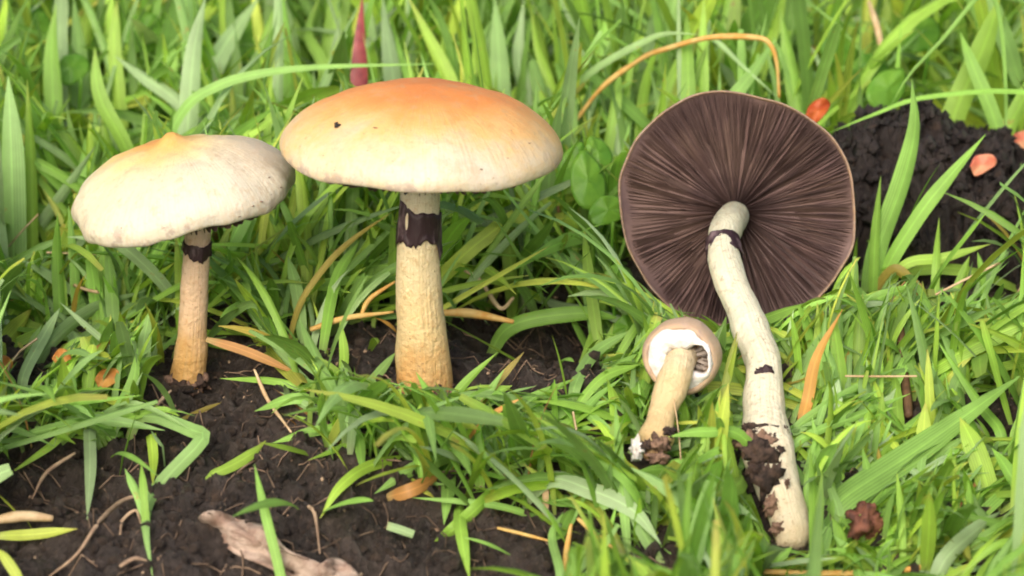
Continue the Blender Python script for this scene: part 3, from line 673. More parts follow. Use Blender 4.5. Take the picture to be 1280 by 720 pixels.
# --- blades of the lawn that stand out in the photo (parts of the lawn): points, y0, dy, width px, hue, val, dry
LAWN = [
 ([(235, 150), (242, 61), (257, -4)], 4, 1, 24, 0.02, 1.15, 0), ([(220, 126), (180, 98), (144, 70)], 6, 1, 17, 0.05, 1.1, 0),
 ([(92, 205), (46, 174), (-4, 147)], 3, -1, 10, 0.05, 1.2, 0), ([(20, 300), (16, 190), (10, 95)], 1, 1, 30, 0.2, 1.25, 0),
 ([(40, 300), (38, 200), (34, 100)], 1.5, 1, 16, 0.7, 1.0, 0), ([(42, 295), (80, 240), (119, 183)], 2, 0, 15, 0.04, 1.0, 0),
 ([(66, 110), (64, 60), (70, 5)], 6, 1, 22, 0.55, 1.1, 0), ([(100, 110), (98, 60), (92, -5)], 8, 1, 24, 0.3, 1.0, 0),
 ([(160, 190), (125, 120), (118, 60)], 4, 1, 20, 0.6, 0.95, 0), ([(150, 130), (143, 60), (146, 0)], 7, 1, 18, 0.7, 0.95, 0),
 ([(280, 60), (300, 30), (325, -5)], 8, 1, 26, 0.12, 1.1, 0), ([(262, 112), (310, 95), (394, 84), (545, 80)], 3, 0, 13, 0.35, 1.25, 0),
 ([(400, 72), (385, 40), (400, -6)], 9, 1, 15, 0.6, 1, 0), ([(490, 90), (484, 45), (478, -5)], 7, 1, 24, 0.0, 1.05, 0),
 ([(560, 94), (535, 45), (510, -5)], 6, 1, 18, 0.75, 1.05, 0), ([(625, 98), (622, 45), (618, -5)], 7, 1, 24, 0.25, 1.1, 0),
 ([(655, 110), (648, 60), (655, 0)], 8, 1, 18, 0.05, 1.1, 0), ([(690, 110), (672, 60), (664, 10)], 7, 1, 14, 0.7, 1, 0),
 ([(743, 87), (801, 54), (833, 42), (873, 43)], 4, -1, 9, 0.1, 1.3, 0), ([(877, 135), (878, 70), (880, -5)], 4, 1, 18, 0.6, 1.15, 0),
 ([(912, 128), (945, 85), (970, 48)], 4, 1, 18, 0.35, 1.15, 0), ([(895, 51), (930, 84), (972, 122)], 5, -1, 7, 0.1, 1.3, 0),
 ([(800, 170), (806, 110), (826, 40)], 5, 1, 15, 0.65, 1.05, 0), ([(760, 190), (770, 130), (775, 80)], 4, 1, 14, 0.6, 1.0, 0),
 ([(1222, -4), (1180, 47), (1137, 93), (1112, 135)], 3, 0, 6, 0.35, 1.3, 0), ([(1290, 117), (1160, 121), (1090, 144), (1037, 166)], 2.5, -0.8, 7, 0.5, 1.35, 0),
 ([(995, 130), (985, 70), (975, 10)], 6, 1, 20, 0.55, 1.0, 0), ([(1240, 140), (1215, 80), (1200, 40)], 4, 1, 18, 0.5, 1, 0),
 ([(1190, 150), (1228, 60), (1250, -4)], 5, 1, 30, 0.65, 0.95, 0), ([(1260, 160), (1285, 110), (1300, 80)], 4, 1, 20, 0.6, 1.05, 0),
 ([(215, 370), (180, 330), (140, 302), (84, 296)], -2.5, -0.5, 16, 0.04, 1.05, 0), ([(54, 438), (112, 388), (183, 363)], -3.5, 1, 19, 0.12, 1.0, 0),
 ([(74, 385), (71, 320), (72, 266)], -2, 0, 15, 0.5, 1.0, 0), ([(-8, 448), (18, 412), (40, 385)], -4, 1, 24, 0.9, 1.0, 0),
 ([(133, 432), (105, 405), (75, 378)], -4.2, 0, 8, 0.0, 1.25, 0), ([(30, 470), (55, 420), (75, 385)], -5, 1, 16, 0.1, 1.1, 0),
 ([(380, 430), (372, 370), (360, 320)], -4, 1, 16, 0.3, 1.0, 0), ([(400, 440), (420, 350), (450, 300)], -4, 1, 14, 0.5, 1.05, 0),
 ([(405, 335), (440, 300), (490, 265)], -3.5, 0.5, 8, 0.95, 1.25, 0.38), ([(330, 330), (420, 330), (500, 322)], -2, 0, 9, 0.5, 1.0, 0),
 ([(640, 408), (720, 392), (775, 398)], -2.5, 0, 20, 0.5, 1.0, 0), ([(720, 480), (745, 440), (790, 412)], -5.5, 1, 16, 0.3, 1.1, 0),
 ([(1054, 625), (1150, 560), (1275, 470)], -9.5, 2, 36, 0.42, 1.0, 0), ([(1000, 530), (1060, 490), (1125, 458)], -7.5, 1, 12, 0.35, 1.2, 0),
 ([(1000, 550), (1070, 520), (1138, 492)], -8, 1, 11, 0.4, 1.2, 0), ([(1250, 540), (1224, 505), (1168, 420)], -7, 1, 14, 0.5, 1.05, 0),
 ([(1246, 630), (1222, 570), (1200, 522)], -9.5, 1, 28, 0.75, 1.05, 0), ([(1180, 700), (1215, 665), (1250, 640)], -11.5, 1, 22, 0.02, 1.05, 0),
 ([(1130, 705), (1127, 650), (1121, 590)], -11, 0.5, 10, 0.6, 1.1, 0), ([(985, 520), (1003, 470), (1035, 405)], -6.8, 1, 22, 0.3, 1.1, 0),
 ([(1060, 480), (1062, 430), (1056, 400)], -6, 1, 8, 0.2, 1.0, 0), ([(1290, 690), (1250, 680), (1200, 720)], -12, -0.5, 14, 0.6, 1.1, 0),
 ([(1060, 610), (1090, 590), (1130, 540)], -8.8, 1, 26, 0.6, 1.0, 0), ([(1290, 640), (1262, 590), (1240, 560)], -10, 1, 18, 0.5, 1.1, 0),
 ([(687, 600), (735, 612), (791, 638), (826, 680)], -9.6, -1, 24, 0.0, 1.15, 0), ([(828, 700), (800, 660), (778, 600)], -10.6, 0.5, 16, 0.2, 1.1, 0),
 ([(700, 715), (690, 670), (704, 640)], -11, 0.4, 12, 0.3, 1.15, 0), ([(930, 548), (880, 540), (835, 546)], -8.9, -0.2, 15, 0.5, 1.05, 0),
 ([(760, 540), (735, 510), (780, 470)], -8, 1, 12, 0.4, 1.1, 0), ([(700, 520), (750, 475), (800, 455)], -7.5, 1, 14, 0.55, 1.1, 0),
 ([(905, 690), (912, 640), (898, 580)], -9.8, 0.6, 14, 0.4, 1.1, 0), ([(935, 715), (925, 670), (932, 640)], -10.4, 0.4, 16, 0.5, 1.1, 0), ([(880, 690), (900, 645), (925, 600)], -9.6, 0.6, 13, 0.6, 1.1, 0),
 ([(1040, 690), (1022, 650), (1012, 600)], -10.0, 0.6, 15, 0.45, 1.1, 0), ([(1045, 700), (1050, 650), (1030, 590)], -10.2, 0.8, 14, 0.3, 1.15, 0), ([(1000, 725), (1012, 700), (1040, 672)], -10.9, 0.4, 16, 0.55, 1.1, 0),
 ([(960, 725), (972, 702), (990, 684)], -10.9, 0.2, 15, 0.5, 1.1, 0), ([(930, 725), (950, 700), (960, 684)], -10.8, 0.2, 13, 0.35, 1.15, 0), ([(900, 600), (905, 560), (892, 505)], -8.2, 0.6, 15, 0.5, 1.1, 0),
 ([(870, 600), (885, 560), (915, 520)], -8.3, 0.6, 14, 0.35, 1.1, 0), ([(885, 640), (870, 600), (872, 560)], -9.0, 0.5, 14, 0.6, 1.1, 0), ([(1015, 640), (1030, 600), (1060, 575)], -9.0, 0.6, 15, 0.5, 1.1, 0),
 ([(1010, 600), (1020, 560), (1015, 520)], -8.4, 0.6, 12, 0.4, 1.1, 0), ([(840, 650), (848, 610), (838, 585)], -9.6, 0.3, 14, 0.5, 1.1, 0), ([(800, 640), (812, 610), (832, 590)], -9.6, 0.3, 12, 0.4, 1.15, 0),
 ([(780, 640), (772, 600), (782, 585)], -9.4, 0.3, 13, 0.6, 1.1, 0), ([(1075, 720), (1062, 690), (1040, 668)], -11, 0.4, 15, 0.4, 1.1, 0), ([(1110, 640), (1090, 610), (1078, 560)], -9.4, 0.6, 14, 0.5, 1.1, 0),
 ([(1150, 660), (1180, 600), (1190, 560)], -9.8, 1, 16, 0.55, 1.1, 0), ([(1230, 470), (1190, 440), (1150, 400)], -5.5, 0.8, 13, 0.5, 1.1, 0), ([(1180, 480), (1230, 430), (1285, 405)], -5.5, 0.8, 14, 0.4, 1.1, 0),
 ([(1275, 640), (1270, 560), (1285, 500)], -9, 1, 20, 0.6, 1.05, 0), ([(1160, 560), (1172, 500), (1165, 450)], -7.4, 0.8, 14, 0.45, 1.1, 0), ([(1080, 560), (1085, 500), (1100, 440)], -7.2, 0.8, 13, 0.3, 1.1, 0),
]

def paint(pts, y0, dy, wpx):
    P = catmull(np.array(pts, float), 60); ys = np.linspace(y0, y0 + dy, 60) - 0.25; r = max(4, int(wpx * 0.45))
    for (x_, y_), yy_ in zip(P, ys):
        x0, x1, a0, a1 = int(x_ - r), int(x_ + r) + 1, int(y_ - r), int(y_ + r) + 1
        if x1 <= 0 or a1 <= 0 or x0 >= 1280 or a0 >= 720: continue
        blk = prot[max(0, a0):a1, max(0, x0):x1]; np.maximum(blk, yy_, out=blk)
for it in LAWN[:60]: paint(it[0], it[1], it[2], it[3])
paint([(716, 156), (754, 108), (804, 72), (833, 61), (887, 47), (945, 47), (963, 56), (971, 79), (974, 122)], 4.2, -0.5, 9)
paint([(449, 92), (450, 45), (453, 0)], 5, 0.6, 22); paint([(1004, 522), (1010, 497), (1021, 446), (1053, 387)], -7.3, 0.8, 15)
paint([(1015, 142), (1030, 132)], 2.4, 0, 34); paint([(1218, 206), (1240, 203)], 4, 0, 34); paint([(1266, 178), (1280, 178)], 4.2, 0, 30); paint([(1066, 650), (1094, 652)], -10.2, 0, 44)
paint([(120, 474), (146, 470)], -6.6, 0, 24); paint([(955, 715), (1125, 713), (1189, 702)], -11.4, 0.2, 10); paint([(548, 391), (642, 402)], -3.6, 0, 14)
paint([(1088, 352), (1125, 230), (1140, 100)], -1.2, 0.4, 24); paint([(1112, 330), (1183, 225), (1232, 168)], -1.2, 0.4, 18); paint([(1136, 520), (1124, 396)], -6.2, 0.8, 14)
paint([(735, 225), (735, 226)], -0.5, 0, 60); paint([(1110, 110), (1111, 110)], 5, 0, 50); paint([(258, 424), (310, 440), (374, 468)], -5.4, -0.3, 12)

def make_blades(N, xr, yr, lenf, rng, tall=1.0, wid=1.0):
    nt_ = max(1, N // 6)
    tx = rng.uniform(*xr, nt_); ty = rng.uniform(*yr, nt_); ti = rng.integers(0, nt_, N)
    tr = rng.normal(0, 0.28, (N, 2)); x = tx[ti] + tr[:, 0]; y = ty[ti] + tr[:, 1]
    th_t = rng.uniform(0, 1, nt_); hue = np.clip(0.27 + 0.48 * th_t[ti] + rng.normal(0, 0.20, N), 0, 1)
    val = np.clip(rng.normal(1.0, 0.20, N), 0.55, 1.5); dry = np.where(rng.uniform(0, 1, N) < 0.018, rng.uniform(0.35, 1.0, N), 0)
    az = np.arctan2(tr[:, 1], tr[:, 0]) + rng.normal(0, 0.7, N)
    L = lenf(x, y) * np.clip(rng.normal(1, 0.30, N), 0.35, 1.8) * tall
    W = np.clip(rng.lognormal(math.log(0.175), 0.46, N), 0.06, 0.50) * wid * (0.75 + 0.05 * L)
    W = np.where(y < 4, np.minimum(W, 0.36), W)
    W = np.where(dry > 0, W * 0.55, W); L = np.where(dry > 0, L * 0.6, L)
    lean = np.abs(rng.normal(R(26), R(24), N)); bend = np.abs(rng.normal(R(22), R(34), N))
    twist = rng.normal(0, 0.7, N)
    return dict(x=x, y=y, hue=hue, val=val, dry=dry, az=az, L=L, W=W, lean=lean, bend=bend, tw=twist)
def curves(d, S=9):
    N = len(d['x']); s = np.linspace(0, 1, S)[None]
    z0 = height(d['x'], d['y'])
    ang = np.minimum(d['lean'][:, None] + d['bend'][:, None] * s ** 1.4, R(118))
    dl = d['L'][:, None] / (S - 1)
    hor = np.concatenate([np.zeros((N, 1)), np.cumsum(np.sin((ang[:, 1:] + ang[:, :-1]) / 2) * dl, 1)], 1)
    ver = np.concatenate([np.zeros((N, 1)), np.cumsum(np.cos((ang[:, 1:] + ang[:, :-1]) / 2) * dl, 1)], 1)
    az = d['az'][:, None] + 0.25 * d['tw'][:, None] * s
    X = d['x'][:, None] + hor * np.cos(az); Y = d['y'][:, None] + hor * np.sin(az); Z = z0[:, None] - 0.05 + ver
    g = macro(X, Y) + 0.12
    Z = np.where(s > 0.15, np.maximum(Z, g + 0.3 * s * s), Z)
    cl = np.stack([X, Y, Z], -1)
    tw = d['tw'][:, None] * (0.4 + 0.8 * s)
    sd = np.stack([-np.sin(az) * np.cos(tw), np.cos(az) * np.cos(tw), np.sin(tw)], -1)
    return cl, sd
CAPS = [(np.array(mtx1.translation) + b1, rc1 + 0.15, 1.5), (np.array(mtx2.translation) + b2g, rc2 + 0.15, 1.7), (c3, rc3, 9), (c4, rc4 + 0.1, 9)]
def bad(cl, rng, soilp=0.992):
    N, S, _ = cl.shape
    fine = np.stack([cl[:, :-1] * (1 - t) + cl[:, 1:] * t for t in (0, 0.5)], 2).reshape(N, -1, 3); fine = np.concatenate([fine, cl[:, -1:]], 1)
    px, py, dep = proj(fine.reshape(-1, 3)); px = px.reshape(N, -1); py = py.reshape(N, -1)
    ins = (px >= 2) & (px < 1278) & (py >= 0) & (py < 720)
    ix = np.clip(px, 0, 1279).astype(int); iy = np.clip(py, 0, 719).astype(int)
    b = np.zeros(px.shape, bool)
    for ox, oy in ((0, 0), (5, 0), (-5, 0), (0, 5)):
        b |= ins & (fine[..., 1] < prot[np.clip(iy + oy, 0, 719), np.clip(ix + ox, 0, 1279)])
    out = b.any(1)
    sm = (ins & soilm[iy, ix]).sum(1) >= 1
    # foreground left below the frame is bare soil too
    out |= sm & (rng.uniform(0, 1, N) < soilp)
    out |= (ins & heapm[iy, ix]).any(1) & (rng.uniform(0, 1, N) < 0.95)
    out |= ((py[:, 0] > 700) & (px[:, 0] < 690)) & (rng.uniform(0, 1, N) < 0.995)
    for c, r, h in CAPS[:2]:
        q = fine - c; out |= ((np.hypot(q[..., 0], q[..., 1]) < r) & (np.abs(q[..., 2]) < h * 0.75)).any(1)
    for c, r in ((c3, rc3 + 0.1), (c4, rc4)):
        q = fine - c; out |= ((np.linalg.norm(q, axis=-1) < r * 1.0)).any(1)
    q = cl[:, 0]; hx = (q[:, 0] - cc[0]) / 3.7; hy = (q[:, 1] - clod_y) / 3.0
    out |= (hx ** 2 + hy ** 2 < 1)
    for b_, r in ((b1, 0.6), (b2g, 0.75)): out |= np.hypot(q[:, 0] - b_[0], q[:, 1] - b_[1]) < r
    return out
def lenf(x, y):
    px, py, _ = proj(np.stack([x, y, np.zeros_like(x)], -1))
    base = np.interp(y, [-18, -10, -4, 2, 10, 50], [3.6, 3.8, 3.9, 4.3, 4.8, 5.5])
    return base
batches = []
rng = np.random.default_rng(5)
for (N, xr, yr, wd) in ((11500, (-19, 19), (-18, 4), 1.08), (9600, (-21, 21), (4, 28), 1.3), (3600, (-30, 30), (28, 60), 2.0), (1500, (2.2, 8.5), (-11.5, -4.5), 1.0), (500, (-13, -6.5), (-8.5, -4), 1.05)):
    d = make_blades(N, xr, yr, lenf, rng, wid=wd)
    if N < 2000: d['L'] *= 0.6; d['lean'] *= 1.5
    if yr[0] >= 4:
        d['lean'] *= 1.15; d['bend'] *= 1.1
    else:                                              # lower right: blades sweep up to the right
        rgt = (d['x'] > 4) & (rng.uniform(0, 1, N) < 0.55); d['az'] = np.where(rgt, rng.normal(R(35), R(40), N), d['az'])
    todo = np.arange(N); keep = []
    for k, sc_ in enumerate((1.0, 1.0, 0.75, 0.7, 0.45, 0.3)):
        sub = {q: v[todo] for q, v in d.items()}; sub['L'] = sub['L'] * sc_; sub['W'] = sub['W'] * (sc_ ** 0.35)
        if k: sub['az'] = sub['az'] + rng.normal(0, 1.2, len(todo))
        if len(todo) == 0: break
        cl, sd = curves(sub); b = bad(cl, rng)
        ok = ~b; keep.append((cl[ok], sd[ok], sub['W'][ok], np.stack([sub['hue'], sub['val'], sub['dry']], -1)[ok])); todo = todo[b]
    batches += keep
CL = np.concatenate([b[0] for b in batches]); SD = np.concatenate([b[1] for b in batches]); WD = np.concatenate([b[2] for b in batches]); TI = np.concatenate([b[3] for b in batches])
FO = np.clip(RNG.normal(0.4, 0.25, len(WD)), 0, 1.0)
px, py, dep = proj(CL.reshape(-1, 3)); px = px.reshape(len(CL), -1); py = py.reshape(len(CL), -1); dep = dep.reshape(len(CL), -1)
inside = ((px > 0) & (px < 1280) & (py > 0) & (py < 720)).mean(1)
plen = np.hypot(np.diff(px, axis=1), np.diff(py, axis=1)).sum(1); score = inside * plen * WD / dep.mean(1) * (1 + 0.8 * (dep.mean(1) < 62))
torn_ = RNG.uniform(0, 1, len(WD)) < 0.15                      # mown or chewed tips
WPB = np.where(torn_[:, None], np.concatenate([wprof(9, tipstart=0.97, tip=0.7)[:-1], [0.6]])[None], WP[None]) * (1 + 0.06 * RNG.normal(0, 1, (len(WD), 9)))
order = np.argsort(-score); big = order[:260]; rest = order[260:]
V, F, uv, tt = blades(CL[rest], SD[rest], WD[rest], FO[rest], WPB[rest], TI[rest])
g = mesh_obj('grass', V, F, M['grass'], lawn, uv=uv, tint=tt); tag(g, kind='stuff')
for i in big:
    V, F, uv, tt = blades(CL[i:i + 1], SD[i:i + 1], WD[i:i + 1], FO[i:i + 1], WPB[i:i + 1], TI[i:i + 1])
    mesh_obj('blade', V, F, M['grass'], lawn, uv=uv, tint=tt)
print('blades', len(CL))

for pts, y0, dy, wpx, h, v, dr in LAWN:
    hand_blade('blade', lawn, pts, y0, dy, wpx, h, v, dr, fold=random.uniform(0.15, 0.6), twist=random.uniform(-0.5, 0.5))

# --- tufts and single blades that stand apart on the soil
def tuft(label, base_px, items, group='grass tufts on the soil'):
    bp = on_ground(*base_px); bp[2] = hz(bp[0], bp[1])
    t = empty('grass_tuft', bp, label, 'grass tuft', group)
    for pts, y0, dy, wpx, h, v, dr in items:
        hand_blade('blade', t, [pts[0]] + list(pts[1:]), y0, dy, wpx, h, v, dr, fold=random.uniform(0.2, 0.6), twist=random.uniform(-0.4, 0.4), base=bp)
    return t
tuft('low tuft of pale green blades arching over bare soil, lower left corner', (130, 545), [
 ([(85, 528), (140, 526), (206, 538)], -7.8, -0.4, 15, 0.2, 1.2, 0), ([(112, 540), (113, 590), (109, 650)], -7.8, -1.6, 16, 0.02, 1.1, 0),
 ([(180, 520), (240, 538), (253, 549), (215, 590), (188, 622), (182, 660), (191, 722)], -7.6, -2.6, 19, 0.25, 1.15, 0), ([(189, 545), (192, 575), (191, 606)], -7.8, -1.0, 14, 0.8, 1.1, 0),
 ([(92, 535), (60, 560), (8, 595)], -7.8, -0.8, 11, 0.7, 1.15, 0), ([(120, 530), (70, 534), (-4, 553)], -7.8, -0.4, 13, 0.4, 1.2, 0),
 ([(120, 525), (170, 505), (249, 542)], -7.5, -0.6, 10, 0.15, 1.25, 0), ([(130, 530), (100, 500), (60, 480)], -7.4, 0.5, 12, 0.4, 1.1, 0),
 ([(140, 530), (165, 480), (172, 435)], -7.4, 0.8, 16, 0.5, 1.1, 0), ([(110, 530), (70, 500), (30, 510)], -7.5, 0, 12, 0.3, 1.2, 0),
 ([(90, 540), (120, 520), (210, 520)], -7.6, 0, 11, 0.55, 1.15, 0), ([(60, 545), (30, 520), (-4, 500)], -7.6, 0.2, 14, 0.3, 1.1, 0),
 ([(75, 520), (90, 480), (70, 445)], -7.2, 0.6, 12, 0.55, 1.15, 0), ([(150, 530), (200, 512), (225, 520)], -7.6, 0, 9, 0.6, 1.2, 0)])
tuft('tuft with long blades reaching left towards the cream mushroom stem', (410, 505), [
 ([(420, 490), (350, 478), (275, 473)], -5.9, -0.6, 10, 0.55, 1.15, 0), ([(415, 500), (370, 498), (318, 514)], -6.2, -0.6, 15, 0.4, 1.2, 0),
 ([(440, 532), (400, 538), (340, 554)], -7.0, -0.5, 13, 0.5, 1.1, 0), ([(425, 495), (400, 460), (375, 400)], -5.8, 1, 17, 0.3, 1.05, 0),
 ([(420, 495), (430, 450), (425, 400)], -5.8, 1, 12, 0.65, 1.1, 0), ([(450, 520), (420, 500), (372, 470)], -6.3, 0.3, 18, 0.35, 1.15, 0),
 ([(430, 500), (470, 470), (495, 440)], -5.9, 0.5, 12, 0.3, 1.05, 0), ([(440, 515), (400, 515), (350, 490)], -6.5, 0, 12, 0.15, 1.15, 0)])
mid_items = [
 ([(555, 540), (470, 528), (380, 541)], -7.3, -0.5, 15, 0.45, 1.15, 0), ([(545, 530), (470, 500), (396, 470)], -7.1, 0.2, 18, 0.25, 1.15, 0),
 ([(545, 560), (470, 580), (427, 607), (400, 648)], -7.6, -1.6, 15, 0.75, 1.15, 0), ([(585, 562), (530, 580), (468, 617)], -7.9, -1.2, 17, 0.35, 1.15, 0),
 ([(560, 558), (620, 545), (690, 530)], -7.6, 0.1, 16, 0.5, 1.1, 0), ([(570, 545), (640, 510), (722, 472)], -7.2, 0.6, 14, 0.45, 1.15, 0),
 ([(570, 535), (620, 480), (655, 440)], -7.0, 0.5, 10, 0.9, 1.2, 0.3), ([(550, 525), (580, 480), (622, 440)], -7.0, 0.5, 12, 0.55, 1.05, 0),
 ([(560, 530), (600, 500), (640, 482)], -7.1, 0.4, 18, 0.6, 1.1, 0), ([(640, 590), (600, 630), (564, 663), (543, 677)], -8.3, -1.4, 17, 0.6, 1.15, 0),
 ([(562, 575), (560, 615), (555, 656)], -8.0, -1.0, 18, 0.4, 1.05, 0), ([(574, 610), (576, 660), (587, 724)], -8.4, -1.8, 16, 0.6, 1.15, 0),
 ([(690, 640), (620, 632), (515, 622)], -8.8, -0.3, 9, 0.4, 1.2, 0), ([(580, 555), (660, 560), (740, 545)], -7.7, 0, 14, 0.5, 1.1, 0),
 ([(560, 545), (540, 500), (520, 465)], -7.-1.3, 0.2, 13, 0.5, 1.15, 0), ([(530, 545), (500, 510), (478, 478)], -7.0, 0.2, 12, 0.4, 1.2, 0),
 ([(600, 560), (680, 570), (760, 580)], -7.9, -0.3, 14, 0.35, 1.15, 0), ([(600, 555), (690, 520), (770, 500)], -7.5, 0.3, 15, 0.4, 1.15, 0),
 ([(540, 550), (460, 552), (385, 575)], -7.6, -0.7, 12, 0.6, 1.2, 0), ([(565, 540), (600, 505), (630, 462)], -7.1, 0.3, 15, 0.35, 1.15, 0),
 ([(590, 570), (640, 590), (660, 640)], -8.1, -0.9, 14, 0.45, 1.1, 0), ([(610, 565), (690, 545), (735, 505)], -7.7, 0.4, 17, 0.55, 1.05, 0)]
for k in range(34):
    a = random.uniform(-0.25, math.pi + 0.25); rx = random.uniform(60, 135); ox, oy = 580 + random.uniform(-70, 90), 556 + random.uniform(-14, 26)
    tx_, ty_ = ox + rx * math.cos(a), oy - 0.62 * rx * math.sin(a) + random.uniform(-5, 20)
    if 488 < tx_ < 566: ty_ = max(ty_, 478)
    mid_items.append(([(ox, oy), ((ox + tx_) / 2, (oy + ty_) / 2 - random.uniform(4, 16)), (tx_, ty_)], -7.4 - (oy - 556) * 0.02, random.uniform(-0.3, 0.7), random.uniform(9, 17), random.uniform(0.2, 0.75), random.uniform(0.9, 1.25), 0))
tuft('wide dense grass tuft spreading in front of the orange mushroom stem', (575, 560), mid_items)
tuft('tall tuft of broad blades rising in front of the dung heap', (1110, 345), [
 ([(1088, 352), (1098, 305), (1125, 230), (1142, 160), (1140, 100)], -1.2, 0.4, 25, 0.4, 1.2, 0), ([(1112, 330), (1150, 268), (1183, 225), (1232, 168)], -1.2, 0.4, 19, 0.5, 1.15, 0),
 ([(1092, 345), (1094, 290), (1101, 220)], -1.4, 0.3, 12, 0.55, 1.05, 0), ([(1168, 395), (1170, 330), (1174, 272)], -1.6, 0.3, 11, 0.6, 1.05, 0),
 ([(1130, 332), (1180, 322), (1238, 305)], -1.3, 0, 13, 0.7, 1.15, 0), ([(1110, 350), (1105, 320), (1120, 280)], 0, 0.2, 13, 0.5, 1.1, 0),
 ([(1180, 385), (1200, 350), (1212, 320)], -1.7, 0.2, 10, 0.6, 1.1, 0), ([(1230, 375), (1228, 345), (1222, 315)], -1.6, 0.2, 9, 0.5, 1.1, 0),
 ([(1150, 400), (1210, 385), (1290, 376)], -1.9, 0, 14, 0.55, 1.1, 0), ([(1115, 338), (1140, 352), (1170, 378)], -1.5, -0.3, 14, 1.0, 1.2, 0.3)])
def single(name, label, cat, group, pts, y0, dy, wpx, h=0.5, v=1.1, dr=0.0, mat=None, root=True, prof=None, fold=0.35):
    o = hand_blade(name, None, pts, y0, dy, wpx, h, v, dr, mat=mat, root=root, prof=prof, fold=fold); return tag(o, label, cat, group)
LB = 'single blades on the soil'
single('grass_sprig', 'lone upright green blade on bare soil beside the dead leaf', 'grass blade', LB, [(351, 722), (331, 640), (318, 580)], -12.2, 1.4, 13, 0.45, 1.15)
single('grass_sprig', 'yellow-green blade lying across soil at the left edge, lower left', 'grass blade', LB, [(-6, 670), (40, 668), (97, 661)], -10.6, 0.3, 14, 0.95, 1.15, root=False)
single('grass_sprig', 'yellow-green blade tip cut by the bottom left corner', 'grass blade', LB, [(24, 728), (8, 700), (-6, 684)], -12.4, 0.4, 14, 0.95, 1.1)
single('grass_sprig', 'short cut piece of green blade lying on soil at bottom centre', 'grass blade', LB, [(484, 657), (500, 662), (517, 668)], -10.6, 0.0, 11, 0.05, 1.2, root=False, prof=np.ones(22))
single('grass_sprig', 'small yellow blade lying on soil right below the cream mushroom stem', 'grass blade', LB, [(222, 527), (250, 514), (277, 503)], -7.0, 0.4, 6, 1.0, 1.0, 0.3, root=False)
single('grass_sprig', 'dull red-purple blade standing above the orange cap', 'grass blade', None, [(449, 92), (450, 45), (453, -6)], 5, 0.6, 22, mat=M['red_blade'])
single('grass_sprig', 'broken pale whitish sheath standing at the bottom, left of the bluish blade', 'grass blade', LB, [(682, 628), (682, 610), (681, 592)], -9.6, 0.1, 8, mat=M['straw_pale'])
# ------------------------------------------------------------------ straws
def straw(label, pts, y0, dy, wpx, mat='straw', taper=0.5, name='straw', cat='straw', group='dry straws', lift=0.0):
    if y0 == 'g': y0 = float(on_ground(*pts[0])[1])
    ys = np.linspace(y0, y0 + dy, len(pts)); P = np.array([at_y(px, py, yfree(px, py, y, 0.06)) for (px, py), y in zip(pts, ys)])
    P[:, 2] = np.maximum(P[:, 2], height(P[:, 0], P[:, 1]) + 0.03)
    r = px2cm(wpx, y0) / 2; b = P[0].copy()
    o = tube(name, P, [r * 0.7, r, r * 0.9, r * taper], M[mat], None, max(14, len(pts) * 6), 8, 0.25, b, len(label), 1.2)
    o.location = Vector(b); return tag(o, label, cat, group)
straw('long arched yellow-orange straw above the gilled cap, bent over at its end', [(716, 156), (754, 108), (804, 72), (833, 61), (887, 47), (945, 47), (963, 56), (971, 79), (974, 122)], 4.2, -0.5, 8)
single('straw', 'flat tan straw leaf leaning beside the long whitish stem', 'straw', 'dry straws', [(1004, 522), (1010, 497), (1021, 446), (1053, 387)], -7.3, 0.8, 15, 0.5, 1.1, 0.72)
straw('orange-tan straw lying along the bottom edge at right', [(955, 715), (1040, 717), (1125, 713), (1189, 702)], -11.4, 0.2, 10, 'straw')
straw('thick orange straw lying behind the orange mushroom stem', [(548, 391), (590, 392), (642, 402)], -3.6, 0.0, 13, 'straw')
single('straw', 'long brown dead blade lying right of the cream mushroom stem', 'straw', 'dry straws', [(258, 424), (310, 440), (374, 468)], -5.4, -0.3, 12, 0.5, 1.0, 0.85, root=False)
straw('thin pale twig leaning on soil between the two standing mushrooms', [(318, 462), (335, 500), (364, 540)], -6.2, -0.9, 5, 'straw_pale')
straw('brown straw lying at the left edge above the yellow-green blade', [(-6, 650), (30, 645), (66, 648)], -10.3, 0.2, 13, 'straw_pale')
single('straw', 'broad orange dead blade under the central tuft', 'straw', 'dry straws', [(484, 622), (515, 612), (551, 594)], -8.9, 0.5, 18, 0.5, 1.0, 0.85, root=False)
straw('yellowish straw on soil at bottom right of the central tuft', [(622, 660), (655, 668), (690, 677)], -10.2, -0.2, 6, 'straw')
straw('thin bent pale straw in the grass right of the orange mushroom stem', [(642, 372), (625, 385), (600, 350), (580, 338)], -2.2, 0.4, 6, 'straw_pale')
straw('orange straw left of the orange mushroom stem', [(388, 412), (430, 398), (492, 390)], -4.3, 0.2, 8, 'straw')
straw('bent tan straw curving up left of the orange mushroom stem', [(450, 398), (462, 374), (494, 352)], -4.1, 0.2, 7, 'straw')
straw('upright yellow straw at the bottom between central tuft and long stem', [(706, 716), (708, 690), (714, 655)], -11, 0.3, 9, 'straw')
straw('slanted orange straw at the bottom, right of the bluish blade', [(722, 648), (745, 668), (772, 690)], -10.6, -0.3, 7, 'straw')
straw('brown upright dead stem among blades right of the gilled cap', [(1136, 520), (1130, 460), (1124, 396)], -6.2, 0.8, 12, 'brown_stick', 0.7)
straw('short tan straw in grass above the dung heap at upper right', [(1102, 60), (1096, 32), (1086, 2)], 8, 1, 9, 'straw_pale')
